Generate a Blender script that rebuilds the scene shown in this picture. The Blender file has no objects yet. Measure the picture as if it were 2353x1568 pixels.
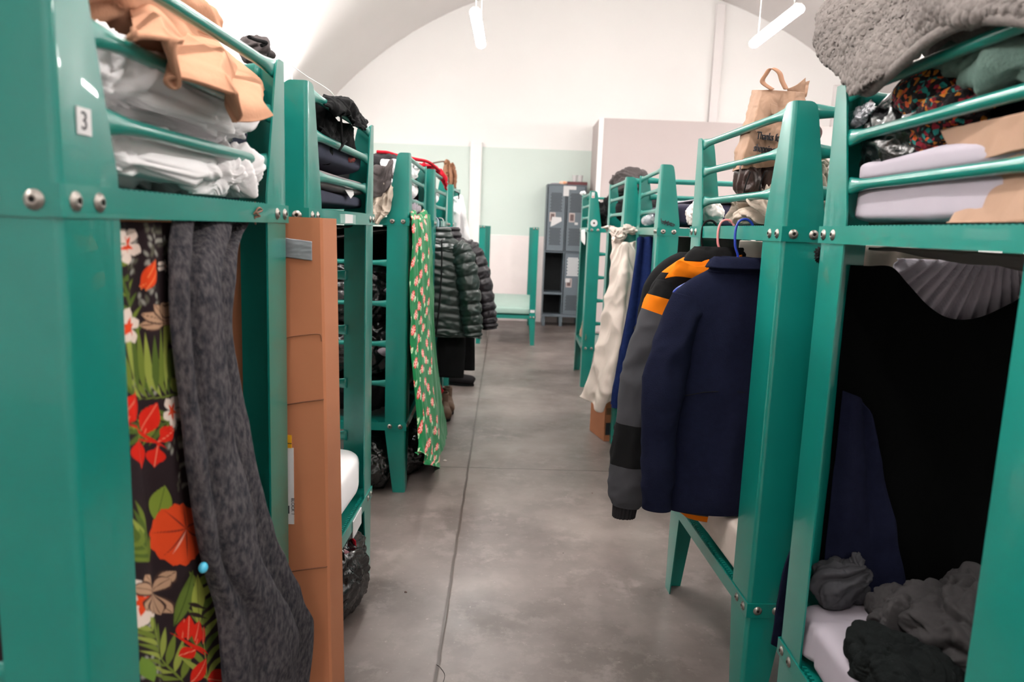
import bpy, bmesh, math, random
import numpy as np
from mathutils import Vector, Matrix

C = bpy.context.scene.collection
PI = math.pi
# ------------------------------------------------------------------ camera
YAW, PITCH, ROLL, FPX, CAMH = 0.0019077, 0.1527616, -0.0378942, 1680.53, 1.5
def _axes():
    cy, sy, cp, sp, cr, sr = math.cos(YAW), math.sin(YAW), math.cos(PITCH), math.sin(PITCH), math.cos(ROLL), math.sin(ROLL)
    fwd = Vector((sy*cp, cy*cp, -sp)); right = Vector((cy, -sy, 0)); down = fwd.cross(right)
    return cr*right + sr*down, -sr*right + cr*down, fwd
AX_R, AX_D, AX_F = _axes()
cam_data = bpy.data.cameras.new('camera'); cam = bpy.data.objects.new('camera', cam_data); C.objects.link(cam)
cam_data.sensor_width = 36.0; cam_data.lens = FPX/2353*36.0; cam_data.clip_start = 0.05; cam_data.clip_end = 60
m = Matrix.Identity(4)
for i in range(3):
    m[i][0] = AX_R[i]; m[i][1] = -AX_D[i]; m[i][2] = -AX_F[i]
m[0][3], m[1][3], m[2][3] = 0.0, 0.0, CAMH
cam.matrix_world = m
cam_data.dof.use_dof = True; cam_data.dof.focus_distance = 2.55; cam_data.dof.aperture_fstop = 3.2
bpy.context.scene.camera = cam
def at(u, v, X=None, Y=None, Z=None):
    """the point of the room seen at photo pixel (u,v) on the plane X=, Y= or Z="""
    d = AX_R*((u-1176.5)/FPX) + AX_D*((v-784)/FPX) + AX_F
    t = X/d.x if X is not None else (Y/d.y if Y is not None else (Z-CAMH)/d.z)
    return Vector((0, 0, CAMH)) + d*t
# ------------------------------------------------------------------ world and exposure
w = bpy.data.worlds.new('world'); bpy.context.scene.world = w; w.use_nodes = True
w.node_tree.nodes['Background'].inputs[0].default_value = (0.9, 0.95, 1, 1); w.node_tree.nodes['Background'].inputs[1].default_value = 0.02
vs = bpy.context.scene.view_settings
vs.view_transform = 'Standard'; vs.look = 'None'; vs.gamma = 1.0; vs.use_curve_mapping = False; vs.exposure = 1.15
LAMP_POWER = 56.0
# ------------------------------------------------------------------ material helpers
def lin(c):
    return tuple(((x/255)/12.92 if x/255 <= 0.04045 else ((x/255+0.055)/1.055)**2.4) for x in c) + (1.0,)
def N(nt, t, **k):
    n = nt.nodes.new(t)
    for a, b in k.items():
        if a == 'out': continue
        setattr(n, a, b)
    return n
def mat(name, col, rough=0.5, metal=0.0, spec=0.5, var=0.0, vscale=8.0, bump=0.0, bscale=60.0, bdetail=3.0, sheen=0.0, coat=0.0, stretch=(1,1,1), kind='noise', col2=None, trans=0.0, alpha=1.0, attr=None, coords='Object', bdist=0.002):
    m = bpy.data.materials.new(name); m.use_nodes = True; nt = m.node_tree; b = nt.nodes['Principled BSDF']
    L = nt.links.new
    b.inputs['Base Color'].default_value = lin(col); b.inputs['Roughness'].default_value = rough; b.inputs['Metallic'].default_value = metal
    b.inputs['Specular IOR Level'].default_value = spec
    b.inputs['Sheen Weight'].default_value = sheen; b.inputs['Coat Weight'].default_value = coat
    if sheen: b.inputs['Sheen Tint'].default_value = lin(col); b.inputs['Sheen Roughness'].default_value = 0.4
    b.inputs['Transmission Weight'].default_value = trans; b.inputs['Alpha'].default_value = alpha
    tc = N(nt, 'ShaderNodeTexCoord'); mp = N(nt, 'ShaderNodeMapping'); mp.inputs['Scale'].default_value = stretch
    L(tc.outputs[coords], mp.inputs[0])
    src = None
    if attr:
        a = N(nt, 'ShaderNodeAttribute'); a.attribute_name = attr; src = a.outputs['Color']; L(src, b.inputs['Base Color'])
    if var or col2:
        n = N(nt, 'ShaderNodeTexNoise'); n.inputs['Scale'].default_value = vscale; n.inputs['Detail'].default_value = 4; L(mp.outputs[0], n.inputs[0])
        r = N(nt, 'ShaderNodeMapRange'); r.inputs['From Min'].default_value = 0.35; r.inputs['From Max'].default_value = 0.65; L(n.outputs[0], r.inputs[0])
        mx = N(nt, 'ShaderNodeMix', data_type='RGBA'); L(r.outputs[0], mx.inputs[0])
        c2 = lin(col2) if col2 else tuple(x*(1-var) for x in lin(col)[:3])+(1,)
        mx.inputs[6].default_value = lin(col); mx.inputs[7].default_value = c2
        if src is None: L(mx.outputs[2], b.inputs['Base Color'])
    if bump:
        if kind == 'voronoi':
            n = N(nt, 'ShaderNodeTexVoronoi'); n.inputs['Scale'].default_value = bscale; o = n.outputs['Distance']
        elif kind == 'wave':
            n = N(nt, 'ShaderNodeTexWave'); n.inputs['Scale'].default_value = bscale; n.inputs['Distortion'].default_value = 1.5; o = n.outputs['Fac']
        else:
            n = N(nt, 'ShaderNodeTexNoise'); n.inputs['Scale'].default_value = bscale; n.inputs['Detail'].default_value = bdetail; o = n.outputs[0]
        L(mp.outputs[0], n.inputs[0])
        bp = N(nt, 'ShaderNodeBump'); bp.inputs['Strength'].default_value = bump; bp.inputs['Distance'].default_value = bdist
        L(o, bp.inputs['Height']); L(bp.outputs[0], b.inputs['Normal'])
    return m
def fabric(name, col, **k):
    d = dict(rough=0.95, spec=0.15, var=0.12, vscale=14, bump=0.35, bscale=900, sheen=0.0); d.update(k)
    return mat(name, col, **d)
def fleece(name, col, **k):
    d = dict(rough=1.0, spec=0.05, var=0.3, vscale=45, bump=0.7, bscale=160, bdetail=6, sheen=0.3, bdist=0.004); d.update(k)
    return mat(name, col, **d)
# ------------------------------------------------------------------ object helpers
def thing(name, label, cat, loc=(0,0,0), rotz=0, group=None):
    o = bpy.data.objects.new(name, None); C.objects.link(o); o.location = loc; o.rotation_euler = (0,0,rotz); o.empty_display_size = 0.1
    o['label'] = label; o['category'] = cat
    if group: o['group'] = group
    return o
def tag(o, label, cat, group=None):
    o['label'] = label; o['category'] = cat
    if group: o['group'] = group
    return o
def obj(name, bm, ma, parent=None, smooth=False, world=False, angle=None):
    me = bpy.data.meshes.new(name)
    if isinstance(bm, bmesh.types.BMesh):
        bmesh.ops.recalc_face_normals(bm, faces=bm.faces[:]); bm.to_mesh(me); bm.free()
    o = bpy.data.objects.new(name, me); C.objects.link(o)
    for x in (ma if isinstance(ma, (list, tuple)) else [ma]): me.materials.append(x)
    if smooth: me.polygons.foreach_set('use_smooth', [True]*len(me.polygons))
    if angle is not None:
        me.polygons.foreach_set('use_smooth', [True]*len(me.polygons)); me.set_sharp_from_angle(angle=math.radians(angle))
    if parent is not None:
        o.parent = parent
        if world:                                         # geometry given in room coordinates
            o.matrix_parent_inverse = (Matrix.Translation(parent.location) @ parent.rotation_euler.to_matrix().to_4x4()).inverted()
    return o
def struct(o):
    o['kind'] = 'structure'; return o
def add_box(bm, x0, x1, y0, y1, z0, z1, mi=0, bev=0.0):
    vs_ = [bm.verts.new((x, y, z)) for z in (z0, z1) for y in (y0, y1) for x in (x0, x1)]
    fs = [bm.faces.new([vs_[i] for i in f]) for f in ((0,1,3,2),(4,5,7,6),(0,1,5,4),(2,3,7,6),(0,2,6,4),(1,3,7,5))]
    for f in fs: f.material_index = mi
    if bev:
        es = list({e for f in fs for e in f.edges})
        bmesh.ops.bevel(bm, geom=es, offset=bev, segments=2, affect='EDGES', profile=0.5)
    return fs
def box(name, lo, hi, ma, parent=None, bev=0.0, world=False):
    bm = bmesh.new(); add_box(bm, lo[0], hi[0], lo[1], hi[1], lo[2], hi[2], 0, bev)
    return obj(name, bm, ma, parent, world=world)
def frame_at(d, up=Vector((0,0,1))):
    d = d.normalized(); u = up if abs(d.dot(up)) < 0.95 else Vector((0,1,0))
    a = d.cross(u).normalized(); b = a.cross(d).normalized(); return a, b
def add_tube(bm, pts, rad, seg=10, caps=True, mi=0):
    """round tube through pts; rad a number, a list, or a list of (width, height) pairs"""
    pts = [Vector(p) for p in pts]; rings = []; a = None
    for i, p in enumerate(pts):
        d = (pts[min(i+1, len(pts)-1)]-pts[max(i-1, 0)]).normalized()
        if a is None: a, b = frame_at(d)
        else:
            a = (a - d*a.dot(d)).normalized(); b = a.cross(d).normalized()
        r = rad[i] if isinstance(rad, (list, tuple)) else rad
        ra, rb = r if isinstance(r, (list, tuple)) else (r, r)
        rings.append([bm.verts.new(p + a*ra*math.cos(2*PI*k/seg) + b*rb*math.sin(2*PI*k/seg)) for k in range(seg)])
    for r0, r1 in zip(rings, rings[1:]):
        for k in range(seg):
            f = bm.faces.new((r0[k], r0[(k+1)%seg], r1[(k+1)%seg], r1[k])); f.material_index = mi; f.smooth = True
    if caps:
        for r in (rings[0], rings[-1]):
            f = bm.faces.new(r); f.material_index = mi
    return rings
def crv(pts, n):
    """Catmull-Rom through pts, n samples (numpy)"""
    P = np.asarray([tuple(p) for p in pts], float)
    if len(P) < 2: return np.repeat(P, n, 0)
    Q = np.vstack([2*P[0]-P[1], P, 2*P[-1]-P[-2]]); t = np.linspace(0, len(P)-1-1e-9, n); i = t.astype(int); f = (t-i)[:, None]
    p0, p1, p2, p3 = Q[i], Q[i+1], Q[i+2], Q[i+3]
    return 0.5*((2*p1)+(-p0+p2)*f+(2*p0-5*p1+4*p2-p3)*f*f+(-p0+3*p1-3*p2+p3)*f**3)
def tube(name, pts, r, ma, parent=None, seg=10, n=None, world=False):
    if n: pts = crv(pts, n)
    bm = bmesh.new(); add_tube(bm, pts, r, seg); return obj(name, bm, ma, parent, world=world)
# ------------------------------------------------------------------ vector noise
_rng = np.random.RandomState(7); _perm = _rng.permutation(256); _perm = np.concatenate([_perm, _perm, _perm]); _grad = _rng.normal(size=(256, 3)); _grad /= np.linalg.norm(_grad, axis=1)[:, None]
def noise(P, scale=1.0, seed=0):
    P = np.asarray(P, float)*scale + np.array([seed*17.13, seed*5.71, seed*9.37]); i = np.floor(P).astype(int); f = P-i
    u = f*f*f*(f*(f*6-15)+10); i &= 255; r = 0
    for dx in (0, 1):
        for dy in (0, 1):
            for dz in (0, 1):
                h = _perm[_perm[_perm[(i[..., 0]+dx) & 255]+((i[..., 1]+dy) & 255)]+((i[..., 2]+dz) & 255)]
                g = _grad[h]; d = (g*(f-np.array([dx, dy, dz]))).sum(-1)
                wgt = (u[..., 0] if dx else 1-u[..., 0])*(u[..., 1] if dy else 1-u[..., 1])*(u[..., 2] if dz else 1-u[..., 2])
                r = r + wgt*d
    return r*1.6
def fbm(P, scale, seed=0, oct=3):
    return sum(noise(P, scale*2**k, seed+k)*0.5**k for k in range(oct))
def ridged(P, scale, seed=0, oct=2, warp=0.0):
    P = np.asarray(P, float)
    if warp: P = P + warp*np.stack([noise(P, scale*0.7, seed+31), noise(P, scale*0.7, seed+37), noise(P, scale*0.7, seed+41)], -1)
    return sum((1-2.2*np.abs(noise(P, scale*2**k, seed+k)))*0.45**k for k in range(oct))
def loft(rows, nu, nv):
    """rows of 3D points -> nv x nu grid, smooth both ways"""
    A = np.stack([crv(r, nu) for r in rows]); return np.stack([crv(A[:, j], nv) for j in range(nu)], 1)
def normals(P, closed=False):
    if closed: du = np.roll(P, -1, 1)-np.roll(P, 1, 1)
    else: du = np.gradient(P, axis=1)
    dv = np.gradient(P, axis=0); n = np.cross(du, dv); l = np.linalg.norm(n, axis=-1, keepdims=True); l[l < 1e-12] = 1
    return n/l
def push(P, d, closed=False):
    return P + normals(P, closed)*np.asarray(d)[..., None]
def grid(name, P, ma, parent=None, closed=False, thick=0.0, cap=False, mi=None, col=None, sub=0, world=True, offset=0.0):
    nv, nu = P.shape[:2]; me = bpy.data.meshes.new(name)
    idx = np.arange(nv*nu).reshape(nv, nu)
    if closed: a, b = idx[:-1], np.roll(idx, -1, 1)[:-1]; c, d = np.roll(idx, -1, 1)[1:], idx[1:]
    else: a, b, c, d = idx[:-1, :-1], idx[:-1, 1:], idx[1:, 1:], idx[1:, :-1]
    F = np.stack([a, b, c, d], -1).reshape(-1, 4); V = P.reshape(-1, 3); faces = F.tolist()
    if cap and closed:
        V = np.vstack([V, P[0].mean(0), P[-1].mean(0)]); k = nv*nu
        for j in range(nu):
            faces.append([idx[0, (j+1) % nu], idx[0, j], k]); faces.append([idx[-1, j], idx[-1, (j+1) % nu], k+1])
    me.from_pydata(V.tolist(), [], [[int(x) for x in f] for f in faces]); me.validate()
    me.polygons.foreach_set('use_smooth', [True]*len(me.polygons))
    o = bpy.data.objects.new(name, me); C.objects.link(o)
    for x in (ma if isinstance(ma, (list, tuple)) else [ma]): me.materials.append(x)
    if mi is not None:
        arr = np.zeros(len(me.polygons), int); q = np.asarray(mi).reshape(-1); arr[:len(q)] = q[:len(arr)]; me.polygons.foreach_set('material_index', arr.tolist())
    if col is not None:
        ca = me.color_attributes.new('print', 'FLOAT_COLOR', 'POINT'); cc = np.ones((len(me.vertices), 4)); cc[:nv*nu, :3] = col.reshape(-1, 3); ca.data.foreach_set('color', cc.reshape(-1))
    if thick:
        s = o.modifiers.new('thickness', 'SOLIDIFY'); s.thickness = thick; s.offset = offset
    if sub:
        s = o.modifiers.new('smooth', 'SUBSURF'); s.levels = sub; s.render_levels = sub
    if parent is not None:
        o.parent = parent
        if world: o.matrix_parent_inverse = (Matrix.Translation(parent.location) @ parent.rotation_euler.to_matrix().to_4x4()).inverted()
    return o
def billow(P, scale, seed=0, oct=2, warp=0.0):
    P = np.asarray(P, float)
    if warp:
        for k in range(2): P = P+warp*np.stack([noise(P, scale*0.6, seed+31+k), noise(P, scale*0.6, seed+37+k), noise(P, scale*0.6, seed+41+k)], -1)
    return sum((3.0*np.sqrt(noise(P, scale*2**k, seed+k)**2+.0012)-1)*0.42**k for k in range(oct))
def lump_pts(c, r, n=(56, 90), e=(1.0, 1.0), amp=0.02, scale=8.0, seed=0, warp=0.08, fine=0.3, flat=None, rot=0.0, mode='cloth', stretch=(1,1,1)):
    """a crumpled rounded heap: superellipsoid with creases"""
    nv, nu = n; ph = np.linspace(-PI/2, PI/2, nv)[:, None]; th = np.linspace(0, 2*PI, nu, endpoint=False)[None]
    sg = lambda x, p: np.sign(x)*np.abs(x)**p
    x = sg(np.cos(ph), e[0])*sg(np.cos(th), e[1]); y = sg(np.cos(ph), e[0])*sg(np.sin(th), e[1]); z = sg(np.sin(ph), e[0])*np.ones_like(th)
    P = np.stack([x*r[0], y*r[1], z*r[2]], -1); Q = P/np.array(stretch)
    U = np.stack([x, y, z], -1); U /= np.linalg.norm(U, axis=-1, keepdims=True)
    if mode == 'ridge': d = ridged(Q, scale, seed, 2, warp)+fine*ridged(Q, scale*2.7, seed+9, 2, warp*0.4)
    elif mode == 'cloth': d = billow(Q, scale*.8, seed, 2, warp*1.3)+fine*.6*billow(Q, scale*2.4, seed+9, 2, warp*0.5)
    else: d = fbm(Q, scale, seed, 3)
    P = P + U*(amp*d)[..., None]
    ca, sa = math.cos(rot), math.sin(rot); X = P[..., 0]*ca-P[..., 1]*sa; Y = P[..., 0]*sa+P[..., 1]*ca
    P = np.stack([X, Y, P[..., 2]], -1)+np.array(tuple(c))
    if flat is not None: P[..., 2] = np.maximum(P[..., 2], flat)
    return P
def lump(name, c, r, ma, parent=None, **k):
    return grid(name, lump_pts(c, r, **k), ma, parent, closed=True, cap=False)
def catmull_ring(sec, n):
    return sec
# ------------------------------------------------------------------ room shell
M = {}
M['wall'] = mat('white_wall_paint', (236,233,231), rough=0.45, spec=0.35, var=0.02, vscale=1.2, bump=0.05, bscale=30)
M['vault'] = mat('vault_paint', (250,245,243), rough=0.5, spec=0.3, var=0.02, vscale=0.8)
M['mint'] = mat('pale_mint_panel', (205,217,210), rough=0.4, spec=0.4, var=0.03, vscale=1.0)
M['dado'] = mat('cream_lower_panel', (238,226,224), rough=0.5, var=0.02)
M['partition'] = mat('rose_grey_partition', (182,170,168), rough=0.6, var=0.03, vscale=0.7)
M['strip'] = mat('pale_grey_strip', (228,222,221), rough=0.5)
def floor_mat():
    m = bpy.data.materials.new('polished_concrete'); m.use_nodes = True; nt = m.node_tree; b = nt.nodes['Principled BSDF']; L = nt.links.new
    tc = N(nt, 'ShaderNodeTexCoord'); g = tc.outputs['Object']
    def noi(s, d=6, rgh=0.6):
        n = N(nt, 'ShaderNodeTexNoise'); n.inputs['Scale'].default_value = s; n.inputs['Detail'].default_value = d; n.inputs['Roughness'].default_value = rgh; L(g, n.inputs[0]); return n.outputs[0]
    def mixc(f, a, c):
        x = N(nt, 'ShaderNodeMix', data_type='RGBA'); L(f, x.inputs[0])
        for i, q in ((6, a), (7, c)):
            if isinstance(q, tuple): x.inputs[i].default_value = q
            else: L(q, x.inputs[i])
        return x.outputs[2]
    def ramp(f, lo, hi):
        r = N(nt, 'ShaderNodeMapRange'); r.inputs['From Min'].default_value = lo; r.inputs['From Max'].default_value = hi; L(f, r.inputs[0]); return r.outputs[0]
    base = mixc(ramp(noi(1.6), 0.38, 0.62), lin((84,75,71)), lin((114,104,100)))
    c = mixc(ramp(noi(9, 8, 0.7), 0.5, 0.72), base, lin((128,118,114)))
    c = mixc(ramp(noi(38, 8, 0.75), 0.6, 0.7), c, lin((142,133,128)))
    c = mixc(ramp(noi(4.5, 7, 0.7), 0.52, 0.8), c, lin((72,62,58)))
    v = N(nt, 'ShaderNodeTexVoronoi'); v.inputs['Scale'].default_value = 5.0; L(g, v.inputs[0])
    c = mixc(ramp(v.outputs['Distance'], 0.014, 0.008), c, lin((58,51,48)))
    sx = N(nt, 'ShaderNodeSeparateXYZ'); L(g, sx.inputs[0])
    def mth(op, a, bb=None):
        x = N(nt, 'ShaderNodeMath', operation=op)
        for i, q in enumerate((a, bb)):
            if q is None: continue
            if isinstance(q, (int, float)): x.inputs[i].default_value = q
            else: L(q, x.inputs[i])
        return x.outputs[0]
    wob = mth('MULTIPLY', mth('SUBTRACT', noi(6, 4), 0.5), 0.012)
    def line(coord, pos, wd):
        d = mth('ABSOLUTE', mth('ADD', mth('SUBTRACT', coord, pos), wob)); return ramp(d, wd, wd*0.35)
    jy = mth('SUBTRACT', sx.outputs[0], mth('MULTIPLY', sx.outputs[1], -0.0135))
    l1 = line(jy, -0.178, 0.0095); l2 = line(mth('SUBTRACT', sx.outputs[1], mth('MULTIPLY', sx.outputs[0], 0.03)), 4.44, 0.008)
    rr = mixc(ramp(noi(3, 6), 0.3, 0.7), (0.30,)*3+(1,), (0.44,)*3+(1,))
    j = mth('MAXIMUM', l1, l2)
    c = mixc(j, c, lin((58,46,41)))
    L(c, b.inputs['Base Color']); L(rr, b.inputs['Roughness']); b.inputs['Specular IOR Level'].default_value = 0.5
    bp = N(nt, 'ShaderNodeBump'); bp.inputs['Strength'].default_value = 0.25; bp.inputs['Distance'].default_value = 0.003
    h = mth('SUBTRACT', mth('MULTIPLY', noi(20), 0.3), j); L(h, bp.inputs['Height']); L(bp.outputs[0], b.inputs['Normal'])
    return m
M['floor'] = floor_mat()
XL, XR, YF, YB = -4.0, 6.75, -4.0, 11.95
VC, VR = (1.379, -0.492), 5.825
zl = VC[1]+math.sqrt(VR**2-(XL-VC[0])**2); zr = VC[1]+math.sqrt(VR**2-(XR-VC[0])**2)
struct(box('floor', (XL-.1, YF-.1, -0.1), (XR+.1, YB+.1, 0), M['floor']))
struct(box('wall_left', (XL-.1, YF, 0), (XL, YB, zl), M['wall'])); struct(box('wall_right', (XR, YF, 0), (XR+.1, YB, zr), M['wall']))
struct(box('wall_front', (XL-.1, YF-.1, 0), (XR+.1, YF, 5.6), M['wall']))
struct(box('wall_back', (XL-.1, YB, 0), (XR+.1, YB+.1, 5.6), M['wall']))
def vault():
    bm = bmesh.new(); a0 = math.atan2(zl-VC[1], XL-VC[0]); a1 = math.atan2(zr-VC[1], XR-VC[0]); n = 64; R = []
    for k in range(n+1):
        a = a0+(a1-a0)*k/n; R.append([bm.verts.new((VC[0]+r*math.cos(a), y, VC[1]+r*math.sin(a))) for r, y in ((VR, YF), (VR, YB), (VR+.1, YB), (VR+.1, YF))])
    for p, q in zip(R, R[1:]):
        for i in range(4):
            f = bm.faces.new((p[i], p[(i+1)%4], q[(i+1)%4], q[i])); f.smooth = (i == 0)
    bm.faces.new(R[0]); bm.faces.new(R[-1]); return bm
struct(obj('ceiling', vault(), M['vault']))
struct(box('trim_1', (XL, YB-.02, 1.39), (-.735, YB, 2.76), M['mint'])); struct(box('trim_2', (-.57, YB-.02, 1.39), (1.19, YB, 2.76), M['mint']))
struct(box('trim_3', (XL, YB-.03, 0), (1.19, YB, 1.39), M['dado'], bev=0.004))
struct(box('trim_4', (-.75, YB-.075, 0), (-.565, YB, 2.83), M['wall'], bev=0.006))
struct(box('trim_5', (2.97, YB-.06, 0), (3.115, YB, 5.03), M['strip'], bev=0.01)); struct(box('trim_6', (4.9, YB-.05, 0), (5.05, YB, 3.9), M['strip'], bev=0.01))
struct(box('wall_partition', (1.175, 11.0, 0), (5.6, YB-0.002, 3.135), [M['partition']])); struct(box('trim_7', (1.165, 10.985, 0), (1.235, 11.0, 3.14), M['wall'], bev=0.004))
# ------------------------------------------------------------------ ceiling lamps
em = bpy.data.materials.new('fluorescent_diffuser'); em.use_nodes = True; e_ = em.node_tree.nodes['Principled BSDF']
e_.inputs['Base Color'].default_value = (0.9, 0.9, 0.9, 1); e_.inputs['Emission Color'].default_value = (1, 0.965, 0.935, 1); e_.inputs['Emission Strength'].default_value = LAMP_POWER
M['white_metal'] = mat('white_enamel', (236,235,232), rough=0.35)
def lamp(x, y0, y1, z, label):
    t = thing('ceiling_lamp', label, 'lamp', (x, (y0+y1)/2, z), group='fluorescent lamps hung along the vault'); h = (y1-y0)/2
    bm = bmesh.new(); n = 16; pts = []
    for yy in (-h, h): pts.append([bm.verts.new((0.05*math.cos(PI*.72+PI*1.56*k/n), yy, 0.042*math.sin(PI*.72+PI*1.56*k/n))) for k in range(n+1)])
    for k in range(n): bm.faces.new((pts[0][k], pts[0][k+1], pts[1][k+1], pts[1][k])).smooth = True
    bm.faces.new(pts[0]); bm.faces.new(pts[1]); bm.faces.new((pts[0][0], pts[0][-1], pts[1][-1], pts[1][0]))
    obj('diffuser', bm, em, t)
    box('housing', (-.026, -h, 0.028), (.026, h, .05), M['white_metal'], t, bev=0.004)
    for s in (-1, 1):
        top = VC[1]+math.sqrt(VR**2-(x-VC[0])**2)-z
        tube('suspension_cable', [(0, s*h*.8, .05), (0, s*h*.8, top)], 0.003, M['white_metal'], t, 6)
    return t
for x, y0, y1, lb in ((-.45, 7.28, 8.5, 'long white fluorescent lamp glowing above the middle of the aisle'), (2.42, 6.8, 8.02, 'fluorescent lamp glowing at the upper right, slanting in the view'),
                  (-.45, 4.0, 5.22, 'out of frame lamp, second along the aisle'), (2.42, 3.6, 4.82, 'out of frame lamp, second on the right'), (-.45, .9, 2.12, 'out of frame lamp above the near bunks'), (2.42, .5, 1.72, 'out of frame lamp, third on the right'),
                  (-.45, -2.3, -1.08, 'out of frame lamp behind the viewer'), (2.42, -2.6, -1.38, 'out of frame lamp behind the viewer on the right'), (-2.9, .2, 1.42, 'out of frame lamp over the left bunks'), (-2.9, 6.0, 7.22, 'out of frame lamp over the far left bunks'), (-2.9, 3.2, 4.42, 'added unseen lamp brightening the vault over the second left bunk'), (5.1, 2.5, 3.72, 'out of frame lamp by the right wall'), (-2.9, 8.6, 9.8, 'added hidden lamp brightening the far left end of the vault'), (5.1, 8.9, 10.1, 'added hidden lamp brightening the far right end of the vault'), (5.1, 6.2, 7.42, 'out of frame lamp by the far right wall')):  # one left-row lamp and both vault-end lamps added to brighten the vault
    lamp(x, y0, y1, 3.5 if -1 < x < 3 else 3.1, lb)
# ------------------------------------------------------------------ bunk beds
M['teal'] = mat('teal_powder_coat', (8,114,103), rough=0.3, spec=0.5, coat=0.35, var=0.06, vscale=5, bump=0.06, bscale=420, bdist=0.0006)
M['steel'] = mat('zinc_bolt', (150,144,138), rough=0.38, metal=0.9, var=0.2, vscale=60)
M['dark_hole'] = mat('bolt_socket', (40,38,36), rough=0.6, metal=0.4)
DT, DB, PT, LT, LB = 1.5346, 1.4923, 1.8734, 0.4063, 0.3609
BW, BL, WF, WL, TH = 0.90, 1.98, 0.120, 0.142, 0.0045
GZ = (0.094, 0.207, 0.313)
def post_mesh(s, sa, sb, levels, r=0.013):
    """folded L plate; corner at a=0,b=0; sa,sb = +-1 directions of its two wings; s mirrors a for the row side"""
    bm = bmesh.new(); rings = []
    for z, wf, wl in levels:
        out = [(wf, 0.0)] + [(r-r*math.sin(t), r-r*math.cos(t)) for t in [PI/2*k/5 for k in range(6)]] + [(0.0, wl)]
        q = r-TH
        inn = [(wf, TH)] + [(r-q*math.sin(t), r-q*math.cos(t)) for t in [PI/2*k/5 for k in range(6)]] + [(TH, wl)]
        ring = [bm.verts.new((s*sa*a, sb*b, z)) for a, b in out+inn[::-1]]; rings.append(ring)
    n = len(rings[0]); h = n//2
    for r0, r1 in zip(rings, rings[1:]):
        for k in range(n):
            f = bm.faces.new((r0[k], r0[(k+1)%n], r1[(k+1)%n], r1[k])); f.smooth = 1 <= k % h <= 5 and k != h-1
    for rr in (rings[0], rings[-1]):
        for k in range(h-1): bm.faces.new((rr[k], rr[k+1], rr[n-2-k], rr[n-1-k]))
    return bm
def upper_levels():
    L_ = [(DB+0.002, WF, WL)]; z0, z1 = DT, PT
    for k in range(1, 14):
        z = z0+(z1-z0)*k/14*0.94; f = (z-z0)/(z1-z0); L_.append((z, WF+(0.066-WF)*f, WL+(0.062-WL)*f))
    for k in range(1, 7):
        t = k/6; f = 1; rr = 0.024; z = z1-0.02+0.02*math.sin(t*PI/2); d = rr*(1-math.cos(t*PI/2)); L_.append((z, 0.067-d, 0.063-d))
    return L_
LOWL = [(0, 0.068, 0.078), (LB, WF-0.004, WL-0.004), (DT-0.004, WF-0.004, WL-0.004)]
UPL = upper_levels()
def bolt_mesh(r=0.0108):
    bm = bmesh.new(); seg = 16; prof = [(r*1.25, 0), (r*1.25, .0013), (r*1.02, .0016), (r, .0022), (r*.86, .0040), (r*.62, .0052), (r*.4, .0057)]; R = []
    for q, h in prof: R.append([bm.verts.new((q*math.cos(2*PI*k/seg), q*math.sin(2*PI*k/seg), h)) for k in range(seg)])
    for a, b in zip(R, R[1:]):
        for k in range(seg): bm.faces.new((a[k], a[(k+1)%seg], b[(k+1)%seg], b[k])).smooth = True
    low = [bm.verts.new((r*.36*math.cos(2*PI*k/seg), r*.36*math.sin(2*PI*k/seg), .0025)) for k in range(seg)]
    for k in range(seg): bm.faces.new((R[-1][k], R[-1][(k+1)%seg], low[(k+1)%seg], low[k])).material_index = 1
    f = bm.faces.new(low); f.material_index = 1; bm.faces.new(R[0]); return bm
_b = obj('bolt', bolt_mesh(), [M['steel'], M['dark_hole']]); BOLT = _b.data; bpy.data.objects.remove(_b)
def bolt(parent, p, nrm, sc=1.0):
    o = bpy.data.objects.new('bolt', BOLT); C.objects.link(o); o.parent = parent; o.location = p
    o.rotation_mode = 'QUATERNION'; o.rotation_quaternion = Vector(nrm).to_track_quat('Z', 'Y'); o.scale = (sc,)*3
def bar_pts(p, q, r=0.0125, fl=(0.006, 0.021), n=5, ax='z'):
    """round bar whose ends are flattened and flared where they are welded"""
    p, q = Vector(p), Vector(q); L_ = (q-p).length; ts = [0, .012/L_, .035/L_, .075/L_, .11/L_]; ts = ts+[1-t for t in ts[::-1]]
    rr = [fl, fl, (0.009, 0.018), (0.0125, 0.0135), (r, r)]; rr = rr+rr[::-1]
    return [p.lerp(q, t) for t in ts], rr
def bar_mesh(p, q, end=2):
    bm = bmesh.new(); pts, rr = bar_pts(p, q)
    if end == 1: rr = rr[:5]+[(0.0125, 0.0125)]*5
    d = (pts[-1]-pts[0]).normalized(); up = Vector((0, 0, 1)); a = d.cross(up).normalized(); R = []
    for c, (ra, rb) in zip(pts, rr): R.append([bm.verts.new(c+a*ra*math.cos(2*PI*k/14)+up*rb*math.sin(2*PI*k/14)) for k in range(14)])
    for x, y in zip(R, R[1:]):
        for k in range(14): bm.faces.new((x[k], x[(k+1)%14], y[(k+1)%14], y[k])).smooth = True
    bm.faces.new(R[0]); bm.faces.new(R[-1]); return bm
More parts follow.
